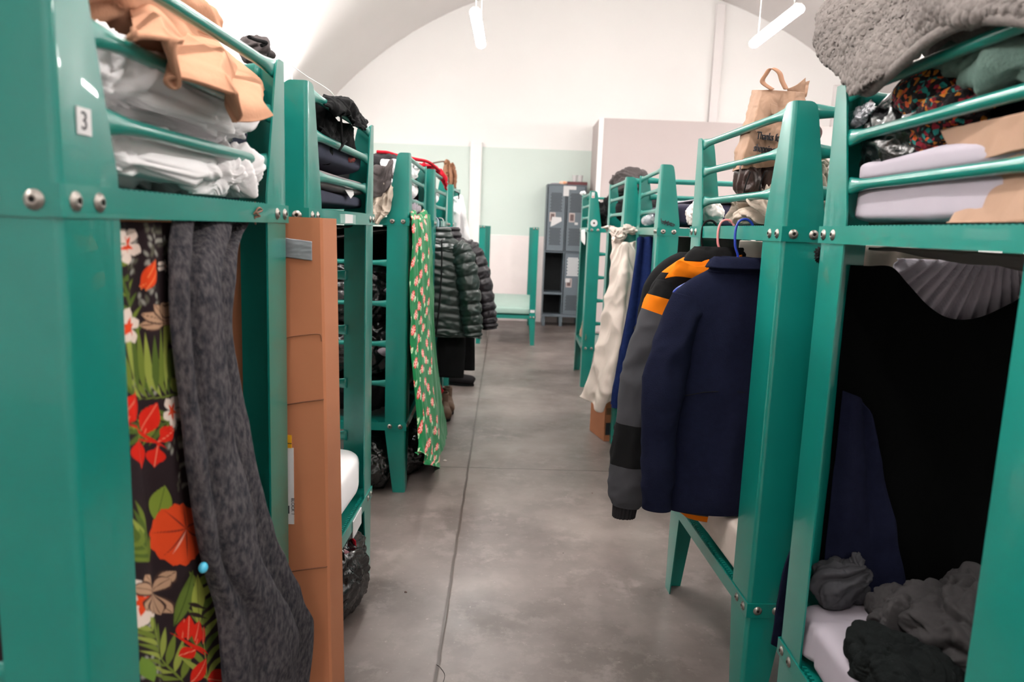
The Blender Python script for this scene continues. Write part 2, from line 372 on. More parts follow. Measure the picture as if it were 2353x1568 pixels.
def deck_mesh(s, z):
    bm = bmesh.new(); x0, x1, y0, y1 = 0.006, BL-0.006, 0.006, BW-0.006
    add_box(bm, *sorted((s*x0, s*x1)), y0, y1, z-0.012, z-0.009)
    for k in range(56):                                # raised edge of the expanded metal sheet
        y = y0+(y1-y0)*(k+.5)/56; xa, xb = sorted((s*(x0+.002), s*(x0+.012))); add_box(bm, xa, xb, y-.004, y+.004, z-.009, z+.0022)
    for k in range(60):
        x = 0.15+(BL-0.3)*(k+.5)/60; xa, xb = sorted((s*(x-.0045), s*(x+.0045)))
        add_box(bm, xa, xb, y0+.002, y0+.012, z-.009, z+.0022); add_box(bm, xa, xb, y1-.012, y1-.002, z-.009, z+.0022)
    return bm
def angle_rail(s, along, near, length, other, z0, z1):
    """angle iron: upright plate proud of the posts, flange turned inwards at the top"""
    bm = bmesh.new(); p = 0.0035
    if along == 'b':                                   # runs along the aisle at a=0 (near) or a=BL
        a0, a1 = (-p, 0) if near else (BL, BL+p); add_box(bm, *sorted((s*a0, s*a1)), -p, BW+p, z0, z1)
        a0, a1 = (0, .03) if near else (BL-.03, BL); add_box(bm, *sorted((s*a0, s*a1)), .003, BW-.003, z1-.016, z1-.012)
    else:
        b0, b1 = (-p, 0) if near else (BW, BW+p); add_box(bm, *sorted((s*-p*0, s*BL)), b0, b1, z0, z1)
        b0, b1 = (0, .03) if near else (BW-.03, BW); add_box(bm, *sorted((s*.003, s*(BL-.003))), b0, b1, z1-.016, z1-.012)
    return bm
PARTS = {}
def bunk_parts(s, ladder):
    """list of (name, mesh) for a row side s and the ladder on the 'near' or 'far' long side"""
    key = (s, ladder)
    if key in PARTS: return PARTS[key]
    out = []
    def add(n, bm, loc=(0,0,0), angle=40):
        o = obj(n, bm, M['teal'], angle=angle); me = o.data; bpy.data.objects.remove(o); out.append((n, me, loc))
    for (a, sa) in ((0, 1), (BL, -1)):
        for (b, sb) in ((0, 1), (BW, -1)):
            add('post', post_mesh(s, sa, sb, LOWL), (s*a, b, 0)); add('guard_post', post_mesh(s, sa, sb, UPL), (s*a, b, 0))
    for z0, z1 in ((DB, DT), (LB, LT)):
        for near in (1, 0): add('end_rail', angle_rail(s, 'b', near, 0, 0, z0, z1)); add('side_rail', angle_rail(s, 'a', near, 0, 0, z0, z1))
        add('deck', deck_mesh(s, z1))
    for gz in GZ:
        z = DT+gz; f = gz/(PT-DT); wl = WL+(0.062-WL)*f; wf = WF+(0.066-WF)*f
        for a in (TH+.006, BL-TH-.006): add('guard_bar', bar_mesh((s*a, wl-.012, z), (s*a, BW-wl+.012, z)), angle=None)
        b = TH+.006 if ladder == 'far' else BW-TH-.006
        add('guard_bar', bar_mesh((s*(wf-.012), b, z), (s*(BL-wf+.012), b, z)), angle=None)
    b = TH+.008 if ladder == 'near' else BW-TH-.008
    for k in range(4): z = 1.29-.2215*k; add('ladder_rung', bar_mesh((s*(WF-.02), b, z), (s*(WF+.36), b, z)), angle=None)
    bm = bmesh.new(); y0, y1 = sorted((b, b+(.03 if ladder == 'near' else -.03))); add_box(bm, *sorted((s*(WF+.35), s*(WF+.39))), y0, y1, LB, DB); add('ladder_upright', bm, angle=None)
    PARTS[key] = out; return out
def bunk(side, ladder, x, y, yaw, label):
    s = -1 if side == 'L' else 1
    t = thing('bunk_bed', label, 'bunk bed', (x, y, 0), -yaw, group='teal steel bunk beds along the aisle')
    for n, me, loc in bunk_parts(s, ladder):
        o = bpy.data.objects.new(n, me); C.objects.link(o); o.parent = t; o.location = loc
    for zc in ((DT+DB)/2, (LT+LB)/2):
        for b in (0.028, 0.082): bolt(t, (-s*.0035, b, zc), (-s, 0, 0)); bolt(t, (-s*.0035, BW-b, zc), (-s, 0, 0))
        for a in (0.030, 0.088): bolt(t, (s*a, -.0035, zc), (0, -1, 0)); bolt(t, (s*a, BW+.0035, zc), (0, 1, 0))
    return t
BEDS = {'L1': (-.5778, .9409, .0117), 'L2': (-.5719, 2.0467, .0099), 'L3': (-.5671, 3.9558, -.0186), 'L4': (-.5510, 5.0136, .0121), 'L5': (-.5725, 6.7641, 0),
        'R1': (.7776, .9837, 0), 'R2': (.7473, 2.0679, -.0477), 'R3': (.7824, 4.0570, .0324), 'R4': (.7424, 5.0600, -.0039), 'R5': (.6929, 6.9624, .0041)}
BLAB = {'L1': 'nearest teal bunk bed on the left, floral cloth hanging under its deck', 'L2': 'teal bunk bed on the left behind the tall cardboard box, number 5 on its rail',
        'L3': 'third teal bunk bed on the left, green candy print blanket on its rail', 'L4': 'fourth teal bunk bed on the left, puffer jackets on its rail', 'L5': 'farthest teal bunk bed on the left, behind the puffer jackets',
        'R1': 'nearest teal bunk bed on the right, sherpa blanket over its top', 'R2': 'teal bunk bed on the right with the navy jacket hanging on its rail', 'R3': 'third teal bunk bed on the right, blue fleece hanging beneath',
        'R4': 'fourth teal bunk bed on the right, cream sheet knotted round its post', 'R5': 'farthest teal bunk bed on the right, white round sticker on its post'}
BED = {k: bunk(k[0], {'1': 'near', '2': 'far', '3': 'near', '4': 'far', '5': 'near'}[k[1]], *v, BLAB[k]) for k, v in BEDS.items()}
# ------------------------------------------------------------------ cloth and garment tools
def rows_at(rows, axis='X'):
    """rows of (u, v, d): photo pixel and its distance plane X=d or Y=d"""
    return [[tuple(at(u, v, X=d) if axis == 'X' else at(u, v, Y=d)) for u, v, d in r] for r in rows]
def drape(name, rows, ma, parent=None, nu=80, nv=80, folds=(), wr=(0.004, 9, 3), thick=0.004, tang=0.0, col=None, sub=1, axis='X', grow=(1, 1), seed=0, stretch=(1, 1, 1), paint=None, fine=0.0, arc=False, curl=None):
    """a hanging cloth: smooth base through rows, regular folds across u, irregular creases"""
    P = loft(rows_at(rows, axis) if len(rows[0][0]) == 3 and axis in 'XY' and axis else rows, nu, nv) if axis else loft(rows, nu, nv)
    B = P.copy(); u = np.linspace(0, 1, nu)[None, :]*np.ones((nv, 1)); v = np.linspace(0, 1, nv)[:, None]*np.ones((1, nu))
    n = normals(P); du = np.gradient(P, axis=1); du /= np.linalg.norm(du, axis=-1, keepdims=True)+1e-9
    wn = noise(np.stack([u*3, v*1.2, u*0], -1), 1.0, seed+3); d = 0; tg = 0; g = grow[0]+(grow[1]-grow[0])*v
    for (k, amp, ph, wv) in folds:
        a = 2*PI*(k*u+ph)+wv*wn*6; d = d+amp*np.cos(a)*g; tg = tg-tang*amp*np.sin(2*a)*g
    d = d+wr[0]*billow(P/np.array(stretch), wr[1], seed, wr[2], 0.07)+(fine*ridged(P, wr[1]*4, seed+5, 2, 0.01) if fine else 0)
    P = P+n*np.asarray(d)[..., None]+(du*np.asarray(tg)[..., None] if tang else 0)
    if curl: P = P+n*(curl[0]*(np.abs(noise(P, curl[1], 3))+.6*np.abs(noise(P, curl[1]*1.9, 5))))[..., None]
    if paint is not None: col = paint(B) if not arc else paint(P, np.concatenate([np.zeros((nv, 1)), np.cumsum(np.linalg.norm(np.diff(P, axis=1), axis=-1), 1)], 1), np.concatenate([np.zeros((1, nu)), np.cumsum(np.linalg.norm(np.diff(P, axis=0), axis=-1), 0)], 0))
    return grid(name, P, ma, parent, thick=thick, col=col, sub=sub)
def ring_loft(keys, n=64, m=60, axis=(1, 0, 0), e=0.85):
    """keys (cx, cy, cz, halfwidth, halfdepth) -> closed rings stacked along z"""
    K = crv(keys, m) if len(keys[0]) == 5 else keys; th = np.linspace(0, 2*PI, n, endpoint=False)[None]
    c, s = np.cos(th), np.sin(th); c = np.sign(c)*np.abs(c)**e; s = np.sign(s)*np.abs(s)**e
    return np.stack([K[:, 0:1]+K[:, 3:4]*c, K[:, 1:2]+K[:, 4:5]*s, K[:, 2:3]+0*c], -1)
def crv5(keys, n):
    P = np.asarray(keys, float); Q = np.vstack([2*P[0]-P[1], P, 2*P[-1]-P[-2]]); t = np.linspace(0, len(P)-1-1e-9, n); i = t.astype(int); f = (t-i)[:, None]
    p0, p1, p2, p3 = Q[i], Q[i+1], Q[i+2], Q[i+3]
    return 0.5*((2*p1)+(-p0+p2)*f+(2*p0-5*p1+4*p2-p3)*f*f+(-p0+3*p1-3*p2+p3)*f**3)
def sweep(keys, n=40, m=60, ref=(0, 1, 0)):
    """keys (x,y,z, r_inplane, r_ref): closed tube; r_ref is measured along the ref direction"""
    K = crv5(keys, m); P = K[:, :3]; d = np.gradient(P, axis=0); d /= np.linalg.norm(d, axis=1, keepdims=True); r = np.array(ref, float)
    b = r-d*(d@r)[:, None]; b /= np.linalg.norm(b, axis=1, keepdims=True); a = np.cross(b, d)
    th = np.linspace(0, 2*PI, n, endpoint=False)
    return P[:, None]+a[:, None]*(K[:, 3][:, None]*np.cos(th))[..., None]+b[:, None]*(K[:, 4][:, None]*np.sin(th))[..., None]
def soft(P, amp, scale, seed=0, closed=True, stretch=(1, 1, 1), oct=2, warp=0.05):
    return push(P, amp*billow(P/np.array(stretch), scale, seed, oct, warp), closed)
def pushout(P, d):
    """push closed rings away from their centres"""
    c = P.mean(1, keepdims=True); n = P-c; n /= np.linalg.norm(n, axis=-1, keepdims=True)+1e-9; return P+n*np.asarray(d)[..., None]
def hanger(name, hook_x, y, z_rail, z_neck, s, ma, label, half=0.2, grp='plastic hangers hooked on the bunk rails'):
    t = thing(name, label, 'hanger', (hook_x, y, z_neck), group=grp); h = z_rail-z_neck
    tube('hook', [(s*.045, 0, h-.03), (s*.04, 0, h+.004), (s*.02, 0, h+.022), (-s*.004, 0, h+.016), (-s*.014, 0, h-.012), (-s*.012, 0, h*.45), (s*.0, 0, .015), (0, 0, -.01)], 0.0042, ma, t, 10, 40)
    tube('shoulder_bar', [(0, 0, -.01), (.06, 0, -.03), (half, 0, -.10), (half-.02, 0, -.125), (0, 0, -.125), (-half+.02, 0, -.125), (-half, 0, -.10), (-.06, 0, -.03), (0, 0, -.01)], 0.004, ma, t, 8, 60)
    return t
class Paint:
    def __init__(s, P, base):
        d = P-np.array([0, 0, CAMH]); F, R_, D = (np.array(tuple(x)) for x in (AX_F, AX_R, AX_D)); w = d@F
        s.U = 1176.5+FPX*(d@R_)/w; s.V = 784+FPX*(d@D)/w; s.c = np.ones(P.shape[:2]+(3,))*np.array(lin(base)[:3]); s.P = P
    def put(s, m, col): m = np.clip(m, 0, 1)[..., None]; s.c = s.c*(1-m)+np.array(lin(col)[:3])*m
    def loc(s, cu, cv, ang):
        x, y = s.U-cu, s.V-cv; c, k = math.cos(ang), math.sin(ang); return x*c+y*k, -x*k+y*c
    def ell(s, cu, cv, ru, rv, col, ang=0.0, soft=2.0):
        x, y = s.loc(cu, cv, ang); r = np.sqrt((x/ru)**2+(y/rv)**2); s.put((1-r)*min(ru, rv)/soft+.5, col)
    def leaf(s, p, q, w, col, tip=0.35, rib=None):
        """pointed leaf from p to q, widest at fraction tip"""
        L_ = math.hypot(q[0]-p[0], q[1]-p[1]); a = math.atan2(q[1]-p[1], q[0]-p[0]); x, y = s.loc(p[0], p[1], a); t = np.clip(x/L_, 0, 1)
        h = w*np.where(t < tip, np.sin(np.clip(t/tip, 0, 1)*PI/2), np.cos(np.clip((t-tip)/(1-tip), 0, 1)*PI/2)); inside = np.where((x > 0) & (x < L_), (h-np.abs(y))/1.6+.5, 0)
        s.put(inside, col)
        if rib: s.put(np.where((x > 0) & (x < L_*.95), (1.3-np.abs(y)), 0), rib)
    def frond(s, p, q, n, ln, w, cols, side=(1, -1), spread=0.7):
        dx, dy = q[0]-p[0], q[1]-p[1]; a = math.atan2(dy, dx)
        for k in range(n):
            t = (k+.3)/n; bx, by = p[0]+dx*t, p[1]+dy*t
            for sd in side:
                an = a+sd*spread*(1.15-.4*t); l = ln*(1-.45*t); s.leaf((bx, by), (bx+l*math.cos(an), by+l*math.sin(an)), w, cols[k % len(cols)])
        s.leaf(p, q, 2.2, cols[0], .1)
# ------------------------------------------------------------------ fabrics
M['tan_fleece'] = fleece('tan_fleece', (184,138,112), sheen=.3, var=.05, bump=.3)
M['white_cotton'] = fabric('white_cotton', (236,233,234), var=.03)
M['cream_cotton'] = fabric('cream_cotton', (204,190,181), var=.06)
M['beige_cloth'] = fabric('beige_cloth', (180,166,152), var=.08)
M['grey_wool'] = fleece('heathered_grey_wool', (48,48,53), var=.0, col2=(84,80,82), vscale=110, bump=.8, bscale=260, stretch=(1,1,.5))
M['black_cloth'] = fabric('black_cloth', (14,14,15), var=.2)
M['char_cloth'] = fabric('charcoal_cloth', (40,38,40), var=.2)
M['navy_fleece'] = fleece('navy_fleece', (24,27,45), var=.15, bump=.3, bscale=300, sheen=.06)
M['blue_fleece'] = fleece('blue_fleece', (24,36,76), var=.2, sheen=.12)
M['navy_cloth'] = fabric('navy_mattress_cover', (58,60,74), var=.08)
M['grey_cloth'] = fabric('grey_marl_cloth', (78,72,72), var=.15, vscale=120)
M['lilac_cloth'] = fabric('lilac_white_cover', (162,155,164), var=.03)
M['mint_cloth'] = mat('mint_vinyl_mattress', (150,176,166), rough=.45, var=.05)
M['black_plastic'] = mat('black_bin_liner', (12,12,13), rough=.22, spec=.7, bump=.5, bscale=26, bdetail=5, bdist=.01)
M['silver_plastic'] = mat('silver_foil_bag', (120,120,126), rough=.25, metal=.4, bump=.5, bscale=30, bdist=.008)
M['white_plastic'] = mat('white_carrier_plastic', (206,198,194), rough=.35, bump=.4, bscale=40, bdist=.004)
M['kraft'] = mat('kraft_paper', (152,120,98), rough=.8, var=.08, vscale=10, bump=.25, bscale=40, bdist=.003)
M['card'] = mat('corrugated_cardboard', (166,104,70), rough=.85, var=.05, vscale=6, bump=.15, bscale=3, kind='wave', bdist=.001)
M['sherpa'] = mat('grey_sherpa', (116,110,107), rough=1.0, spec=.05, var=.2, vscale=90, bump=.45, bscale=120, bdist=.006, sheen=.3)
M['mint_towel'] = fleece('mint_towel', (104,128,120), var=.1)
M['orange_cloth'] = fabric('orange_cloth', (214,112,12), var=.05)
M['dark_grey_cloth'] = fabric('slate_grey_nylon', (66,66,70), var=.06)
M['black_nylon'] = fabric('black_nylon', (22,22,23), var=.1)
M['green_nylon'] = mat('bottle_green_nylon', (28,40,37), rough=.33, spec=.5, bump=.25, bscale=60, bdist=.003)
M['dark_nylon'] = mat('aubergine_black_nylon', (30,26,31), rough=.42, spec=.4, bump=.2, bscale=60, bdist=.003)
M['leather'] = mat('dark_brown_leather', (58,38,34), rough=.4, var=.3, vscale=30, bump=.3, bscale=120)
M['red_cloth'] = fabric('red_cloth', (170,22,38), var=.08)
M['tape'] = mat('duct_tape', (140,142,146), rough=.35, metal=.3, bump=.3, bscale=25, bdist=.002)
M['label'] = mat('paper_label', (196,194,194), rough=.6)
M['ink'] = mat('dark_ink', (34,34,42), rough=.7)
M['print'] = mat('printed_cloth', (255,255,255), rough=.9, spec=.1, attr='print', bump=.25, bscale=700)
M['print_fleece'] = mat('printed_plush', (255,255,255), rough=.8, spec=.15, attr='print', bump=.3, bscale=400, sheen=.15)
def text(name, s, size, ma, parent, loc, rot, ext=0.0003, sx=1.0):
    cu = bpy.data.curves.new(name, 'FONT'); cu.body = s; cu.size = size; cu.extrude = ext; cu.align_x = 'LEFT'; o = bpy.data.objects.new(name, cu); C.objects.link(o)
    bpy.context.view_layer.update(); me = bpy.data.meshes.new_from_object(o); bpy.data.objects.remove(o); me.materials.clear(); me.materials.append(ma)
    o = bpy.data.objects.new(name, me); C.objects.link(o); o.parent = parent; o.location = loc; o.rotation_euler = rot; o.scale = (sx, 1, 1); return o
def card_at(name, lo, hi, ma, parent=None, bev=0): return box(name, lo, hi, ma, parent, bev)
def mattress(name, x0, x1, y0, y1, z0, z1, ma, label, seed=0, amp=.003, e=(.28, .18), cat='mattress', n=(48, 120), scale=6, stretch=(1, 1, 1), rot=0.0):
    c = ((x0+x1)/2, (y0+y1)/2, (z0+z1)/2); o = lump(name, c, (abs(x1-x0)/2, (y1-y0)/2, (z1-z0)/2), ma, n=n, e=e, amp=amp, scale=scale, seed=seed, flat=z0, stretch=stretch, rot=rot); return tag(o, label, cat)
# ================================================================== LEFT ROW
TOPZ = DT+0.006
# --- nearest bunk: comforter, tan blanket, small things on top
t = thing('comforter', 'thick white comforter folded in two on the nearest left top bunk', 'comforter', (-1.1, 1.4, TOPZ))
def roll(name, x0, x1, y0, y1, z0, z1, ma, par, seed, amp=.024):
    P = lump_pts(((x0+x1)/2, (y0+y1)/2, (z0+z1)/2), ((x1-x0)/2, (y1-y0)/2, (z1-z0)/2), n=(130, 340), e=(.6, .28), amp=amp, scale=12, seed=seed, warp=.07, fine=.5, flat=z0, stretch=(1.0, .75, 1.8)); return grid(name, P, ma, par, closed=True)
roll('lower_fold', -1.62, -.60, .99, 1.73, TOPZ+.002, TOPZ+.125, M['white_cotton'], t, 3); roll('upper_fold', -1.62, -.592, .97, 1.80, TOPZ+.10, TOPZ+.255, M['white_cotton'], t, 8)
lump('bunched_corner', at(515, 405, X=-.615), (.055, .13, .05), M['white_cotton'], t, n=(110, 160), amp=.024, scale=12, seed=4, flat=TOPZ+.003)
t = thing('tan_blanket', 'tan fleece blanket bunched through the bars of the nearest left bunk', 'blanket', (-.75, 1.5, 1.85))
grid('piled_part', lump_pts((-.78, 1.40, 1.895), (.14, .44, .115), n=(70, 120), e=(.9, .8), amp=.028, scale=5.5, seed=12, warp=.1, fine=.25, flat=1.80), M['tan_fleece'], t, closed=True)
R_ = [[(300, 20, -.70), (360, 20, -.70), (430, 60, -.69), (500, 110, -.69), (560, 150, -.68), (605, 190, -.68)],
      [(318, 62, -.60), (375, 55, -.60), (445, 92, -.60), (510, 140, -.60), (565, 180, -.60), (602, 215, -.60)],
      [(322, 82, -.562), (372, 95, -.56), (440, 132, -.556), (505, 175, -.555), (560, 205, -.555), (603, 225, -.56)],
      [(330, 90, -.553), (385, 120, -.542), (450, 168, -.535), (510, 215, -.53), (562, 245, -.532), (605, 246, -.54)],
      [(338, 92, -.55), (395, 132, -.535), (460, 190, -.525), (525, 255, -.518), (578, 282, -.522), (604, 268, -.535)]]
drape('ruffled_edge', R_, M['tan_fleece'], t, 260, 90, folds=((2.6, .024, .1, .2), (1.3, .010, .6, .1)), wr=(.004, 8, 1), tang=.8, thick=.008, grow=(.25, 1.25), seed=5)
o = lump('knit_blanket', (-1.02, 1.14, 1.925), (.14, .16, .10), M['sherpa'], n=(50, 80), amp=.012, scale=8, seed=6, flat=1.79); tag(o, 'grey knitted blanket corner behind the tan blanket, top left', 'blanket')
t = thing('snack_packet', 'blue and yellow packet tucked behind the nearest left post', 'packet', at(232, 25, X=-.86))
P = loft([[(-.86, 1.04+j*.035, 1.90-.055*j+i*.0+.03*k) for j in range(4)] for k, i in ((0, 0), (1, 1), (2, 2), (3, 3))], 24, 18); P[..., 0] += .01*ridged(P, 14, 3, 2)
grid('wrapper', P, mat('blue_wrapper', (44,52,160), rough=.3), t, thick=.02); P2 = P[5:11, 9:20].copy(); P2[..., 0] += .013; grid('yellow_print', P2, mat('yellow_ink', (226,186,120), rough=.3), t, thick=.001)
o = lump('dark_jacket', (-.80, 1.80, 1.735), (.12, .07, .075), M['char_cloth'], n=(50, 80), amp=.02, scale=12, seed=15); tag(o, 'charcoal jacket stuffed at the far end of the nearest left top bunk', 'jacket')
t = thing('grey_bundle', 'small grey bundle with a dark strap poking above the nearest left bunk', 'bundle', (-.80, 1.97, 1.85))
lump('cloth', at(585, 115, X=-.76), (.05, .07, .035), M['grey_cloth'], t, n=(40, 60), amp=.01, scale=14, seed=18); tube('strap', [at(572, 85, X=-.72), at(590, 92, X=-.72), at(612, 98, X=-.71), at(600, 105, X=-.72)], .005, M['black_nylon'], t, 8, 20, world=True)
# sticker and wire twist on the nearest bunk
t = thing('number_sticker', 'white number sticker on the nearest left post', 'sticker', at(193, 277, X=-.575))
a, b = at(176, 243, X=-.575), at(211, 314, X=-.575); y0, y1 = sorted((a.y, b.y)); box('paper', (-.5768, y0, b.z), (-.5745, y1, a.z), M['label'], t, world=True)
text('number', '3', .034, M['ink'], t, Vector((.0008, -.009, -.012)), (PI/2, 0, PI/2))
o = tube('twist_of_string', [at(586, 466, X=-.575), at(583, 492, X=-.566), at(594, 478, X=-.562), at(602, 484, X=-.562), at(590, 490, X=-.56), at(597, 497, X=-.562), at(585, 500, X=-.566), at(587, 515, X=-.574)], .0022, mat('rusty_string', (112,78,60), rough=.8), None, 8, 60); tag(o, 'brown twist of string knotted round the nearest left bunk rail', 'string')
# --- floral cloth under the nearest bunk
def floral(B):
    p = Paint(B, (44,34,37)); rg = random.Random(4); G1, G2, G3 = (112,128,52), (84,104,44), (148,160,74); W_, OR, RD = (232,214,202), (226,72,32), (216,40,26)
    for x0, y0, x1, y1 in ((352,520,372,640),(390,1010,430,1120),(318,560,340,700),(330,1440,345,1560),(395,900,420,990),(300,880,330,900)):
        for k in range(26):
            t_ = rg.random(); u = x0+(x1-x0)*t_+rg.uniform(-26, 26); v = y0+(y1-y0)*t_+rg.uniform(-8, 8); p.ell(u, v, 3.2, 7, (150,148,140) if rg.random() < .5 else (92,90,78), rg.uniform(-.5, .5), 3)
    p.frond((300,790), (262,560), 7, 60, 5, (G2, G1)); p.frond((420,905), (300,920), 9, 110, 5.5, (G1, G3, G2), side=(1,), spread=1.25); p.frond((400,960), (300,1000), 7, 70, 5, (G2, G1), side=(-1, 1))
    for k in range(9):
        x = 262+k*17; p.leaf((x+30-k*5, 900), (x, 740-30*math.sin(k)), 7, (G1, G3, G2)[k % 3])
    for k in range(8): p.leaf((345-k*3, 1290), (300-3*k, 1150+18*k), 7.5, (G1, G2, G3)[k % 3])
    p.frond((420,1568), (330,1440), 8, 90, 6, (G1, G3)); p.frond((470,1568), (455,1330), 8, 80, 7, (G3, G1, G2)); p.frond((345,1290), (300,1240), 6, 60, 6, (G1, G2))
    p.leaf((360,1200), (372,1115), 22, (122,140,52), .5, (80,96,40)); p.leaf((400,1440), (440,1310), 15, (98,118,50), .5, (60,76,34)); p.leaf((450,1440), (455,1320), 19, (160,170,76), .5, (70,70,40)); p.leaf((340,1568),(318,1510),16,(110,140,56),.5)
    for k in range(3): p.leaf((425,1385+22*k), (480,1400+22*k), 5, (50,36,36), .3)
    def plum(cu, cv, r, n=5, ph=0.0, sq=.6, cc=OR):
        for k in range(n):
            an = ph+2*PI*k/n; p.leaf((cu, cv), (cu+r*sq*math.cos(an), cv+r*math.sin(an)), r*.30, W_, .65)
            p.leaf((cu, cv), (cu+r*sq*.55*math.cos(an), cv+r*.55*math.sin(an)), r*.10, cc, .3)
        p.ell(cu, cv, r*.16, r*.2, cc)
    plum(287, 565, 48, ph=.3, sq=.75); plum(288, 752, 46, ph=.9, sq=.7); plum(392, 945, 40, ph=.2, sq=.7); plum(318, 1385, 60, ph=.5, sq=.7); plum(372, 612, 16)
    for q in (((322,665),(352,595),13),((318,660),(350,640),11),((330,668),(356,620),9)): p.leaf(*q, OR, .5, (250,150,90))
    def heli(base, tips, w):
        for q in tips: p.leaf(base, q, 2.6, RD, .5)
        for q, e2 in tips.items(): p.leaf(q, e2, w, RD, .42, (236,130,100))
    heli((358,1018), {(285,975): (306,900), (330,1000): (352,925), (362,1010): (392,978), (308,1008): (318,1078), (356,1030): (350,1070)}, 19)
    for q in (((278,965),(306,898),16),((322,990),(354,925),19),((355,1015),(398,985),12),((305,1010),(322,1078),20),((356,1025),(352,1075),10)): p.leaf(*q, RD, .45, (238,140,110))
    p.leaf((285,972), (375,1030), 4, RD, .5)
    def wing(p0, tips, w, col=(190,152,124)):
        for q in tips: p.leaf(p0, q, w*1.35, (70,50,44), .7); p.leaf(p0, q, w, col, .7, (96,70,56))
    wing((392,742), ((318,748), (322,722), (345,700), (372,696), (398,712)), 11); wing((352,1362), ((318,1322),(322,1405),(338,1412),(300,1350)), 13); wing((352,1362), ((400,1312),(392,1330),(398,1410),(380,1414)), 13)
    for k in range(14):                                 # hibiscus
        an = 2*PI*k/14; p.leaf((408,1228), (408+62*math.cos(an)*(1+.05*math.sin(5*an)), 1228+74*math.sin(an)), 22, (222,74,34), .75)
    p.ell(404, 1228, 52, 62, (224,76,36), 0, 6)
    for k in range(7): an = .4+2*PI*k/7; p.leaf((425,1215), (425+58*math.cos(an)-14, 1215+66*math.sin(an)+8), 1.8, (120,44,36), .3)
    p.leaf((425,1218), (392,1272), 2.2, (238,170,150), .4)
    heli((480,1505), {(415,1470): (418,1420), (440,1480): (456,1430)}, 13)
    for q in (((425,1470),(428,1412),12),((438,1470),(452,1425),14),((410,1508),(440,1490),14),((460,1480),(470,1440),8),((430,1568),(470,1512),16),((470,1560),(540,1568),26)): p.leaf(*q, RD, .5, (240,150,120))
    p.leaf((395,1455), (470,1508), 3.5, RD, .5)
    return p.c*.85
t = thing('floral_curtain', 'dark floral and butterfly print cloth hung beneath the nearest left bunk', 'curtain', (-.60, 1.2, 1.49))
wrap = [[(-1.5, .955, z), (-1.15, .952, z), (-.85, .955, z), (-.655, .962, z), (-.612, 1.0, z), (-.606, 1.06, z), (-.604, 1.12, z)]+[(-.603+.01*math.sin(k*2+z*2), 1.12+(yr-1.12)*k/5, z) for k in range(1, 6)] for z, yr in ((1.488, 1.30), (1.3, 1.33), (1.1, 1.38), (.9, 1.43), (.7, 1.50), (.5, 1.58), (.30, 1.62), (.15, 1.62))]
drape('cloth', wrap, M['print'], t, 620, 620, folds=((7, .006, .2, .3),), wr=(.006, 4, 2), thick=0, sub=0, axis=None, grow=(.5, 1.2), seed=2, stretch=(1, 1, 2.5), paint=floral)
o = lump('blue_pin', at(467, 1305, X=-.560), (.0085, .0105, .0105), mat('pale_blue_plastic', (70,180,214), rough=.2, coat=.5), n=(20, 24), amp=0); tag(o, 'round pale blue pin head beside the orange flower', 'pin')
# --- grey wool blanket hanging from the nearest bunk
G_ = [[(383,500,-.606),(430,500,-.606),(480,500,-.606),(525,498,-.606),(556,498,-.606)],
      [(382,530,-.598),(425,530,-.595),(470,530,-.592),(520,528,-.60),(554,528,-.60)],
      [(384,610,-.588),(420,610,-.575),(458,612,-.568),(495,612,-.568),(528,600,-.58)],
      [(392,750,-.582),(425,750,-.568),(462,752,-.560),(492,752,-.56),(518,748,-.575)],
      [(412,920,-.58),(445,920,-.562),(482,922,-.552),(515,922,-.55),(545,915,-.565)],
      [(432,1080,-.578),(465,1082,-.556),(505,1085,-.545),(545,1085,-.538),(572,1078,-.552)],
      [(465,1290,-.575),(500,1290,-.55),(545,1290,-.53),(590,1270,-.522),(628,1250,-.528)],
      [(495,1400,-.572),(545,1405,-.54),(600,1410,-.515),(655,1400,-.498),(688,1388,-.50)],
      [(505,1500,-.57),(560,1500,-.535),(620,1500,-.51),(680,1480,-.49),(712,1458,-.492)],
      [(512,1590,-.57),(570,1600,-.535),(620,1600,-.515),(670,1590,-.505),(700,1580,-.51)],
      [(520,1720,-.57),(570,1730,-.55),(620,1740,-.53),(660,1730,-.52),(690,1720,-.525)]]
o = drape('grey_wool_blanket', G_, M['grey_wool'], None, 130, 200, folds=((2.2, .013, .15, .12), (4.3, .004, .4, .2)), wr=(.007, 5, 2), thick=.006, grow=(1.4, .8), seed=9, stretch=(1, 1, 2)); tag(o, 'heathered grey wool blanket hanging from the nearest left bunk deck', 'blanket')
lf = at(556, 600, X=-.585)
# --- tall cardboard box
t = thing('cardboard_box', 'tall brown cardboard box standing between the first two left bunks', 'box', (-.66, 1.945, 0))
bx0, bx1, by0, by1, bz = -.40, .172, -.072, .078, 1.508
bm = bmesh.new(); lv = [0, .32, .325, .52, .9, 1.055, 1.06, 1.3, bz]; prev = None
for i, z in enumerate(lv):
    k = 0.0; c_ = .006
    pts = [(bx0, by0+k), (bx1-c_-k, by0+k), (bx1-k, by0+c_+k), (bx1-k*1.5, by1), (bx0, by1)]; lean = -.028*(z/bz-1)
    ring = [bm.verts.new((x+lean, y, z)) for x, y in pts]
    if prev: [bm.faces.new((prev[j], prev[(j+1)%5], ring[(j+1)%5], ring[j])) for j in range(5)]
    else: bm.faces.new(ring[::-1])
    prev = ring
bm.faces.new(prev); obj('carton', bm, M['card'], t, angle=30)
ta, tb = at(640, 545, Y=1.87)-t.location, at(717, 592, Y=1.87)-t.location
P = loft([[(ta.x+(tb.x-ta.x)*i/4, -.0735, ta.z+(tb.z-ta.z)*j/2-.002*i) for i in range(5)] for j in range(3)], 40, 20); P[..., 1] -= .001+.0012*ridged(P/np.array((2, 1, .6)), 25, 3, 2); grid('duct_tape', P, M['tape'], t, world=False, thick=.0008)
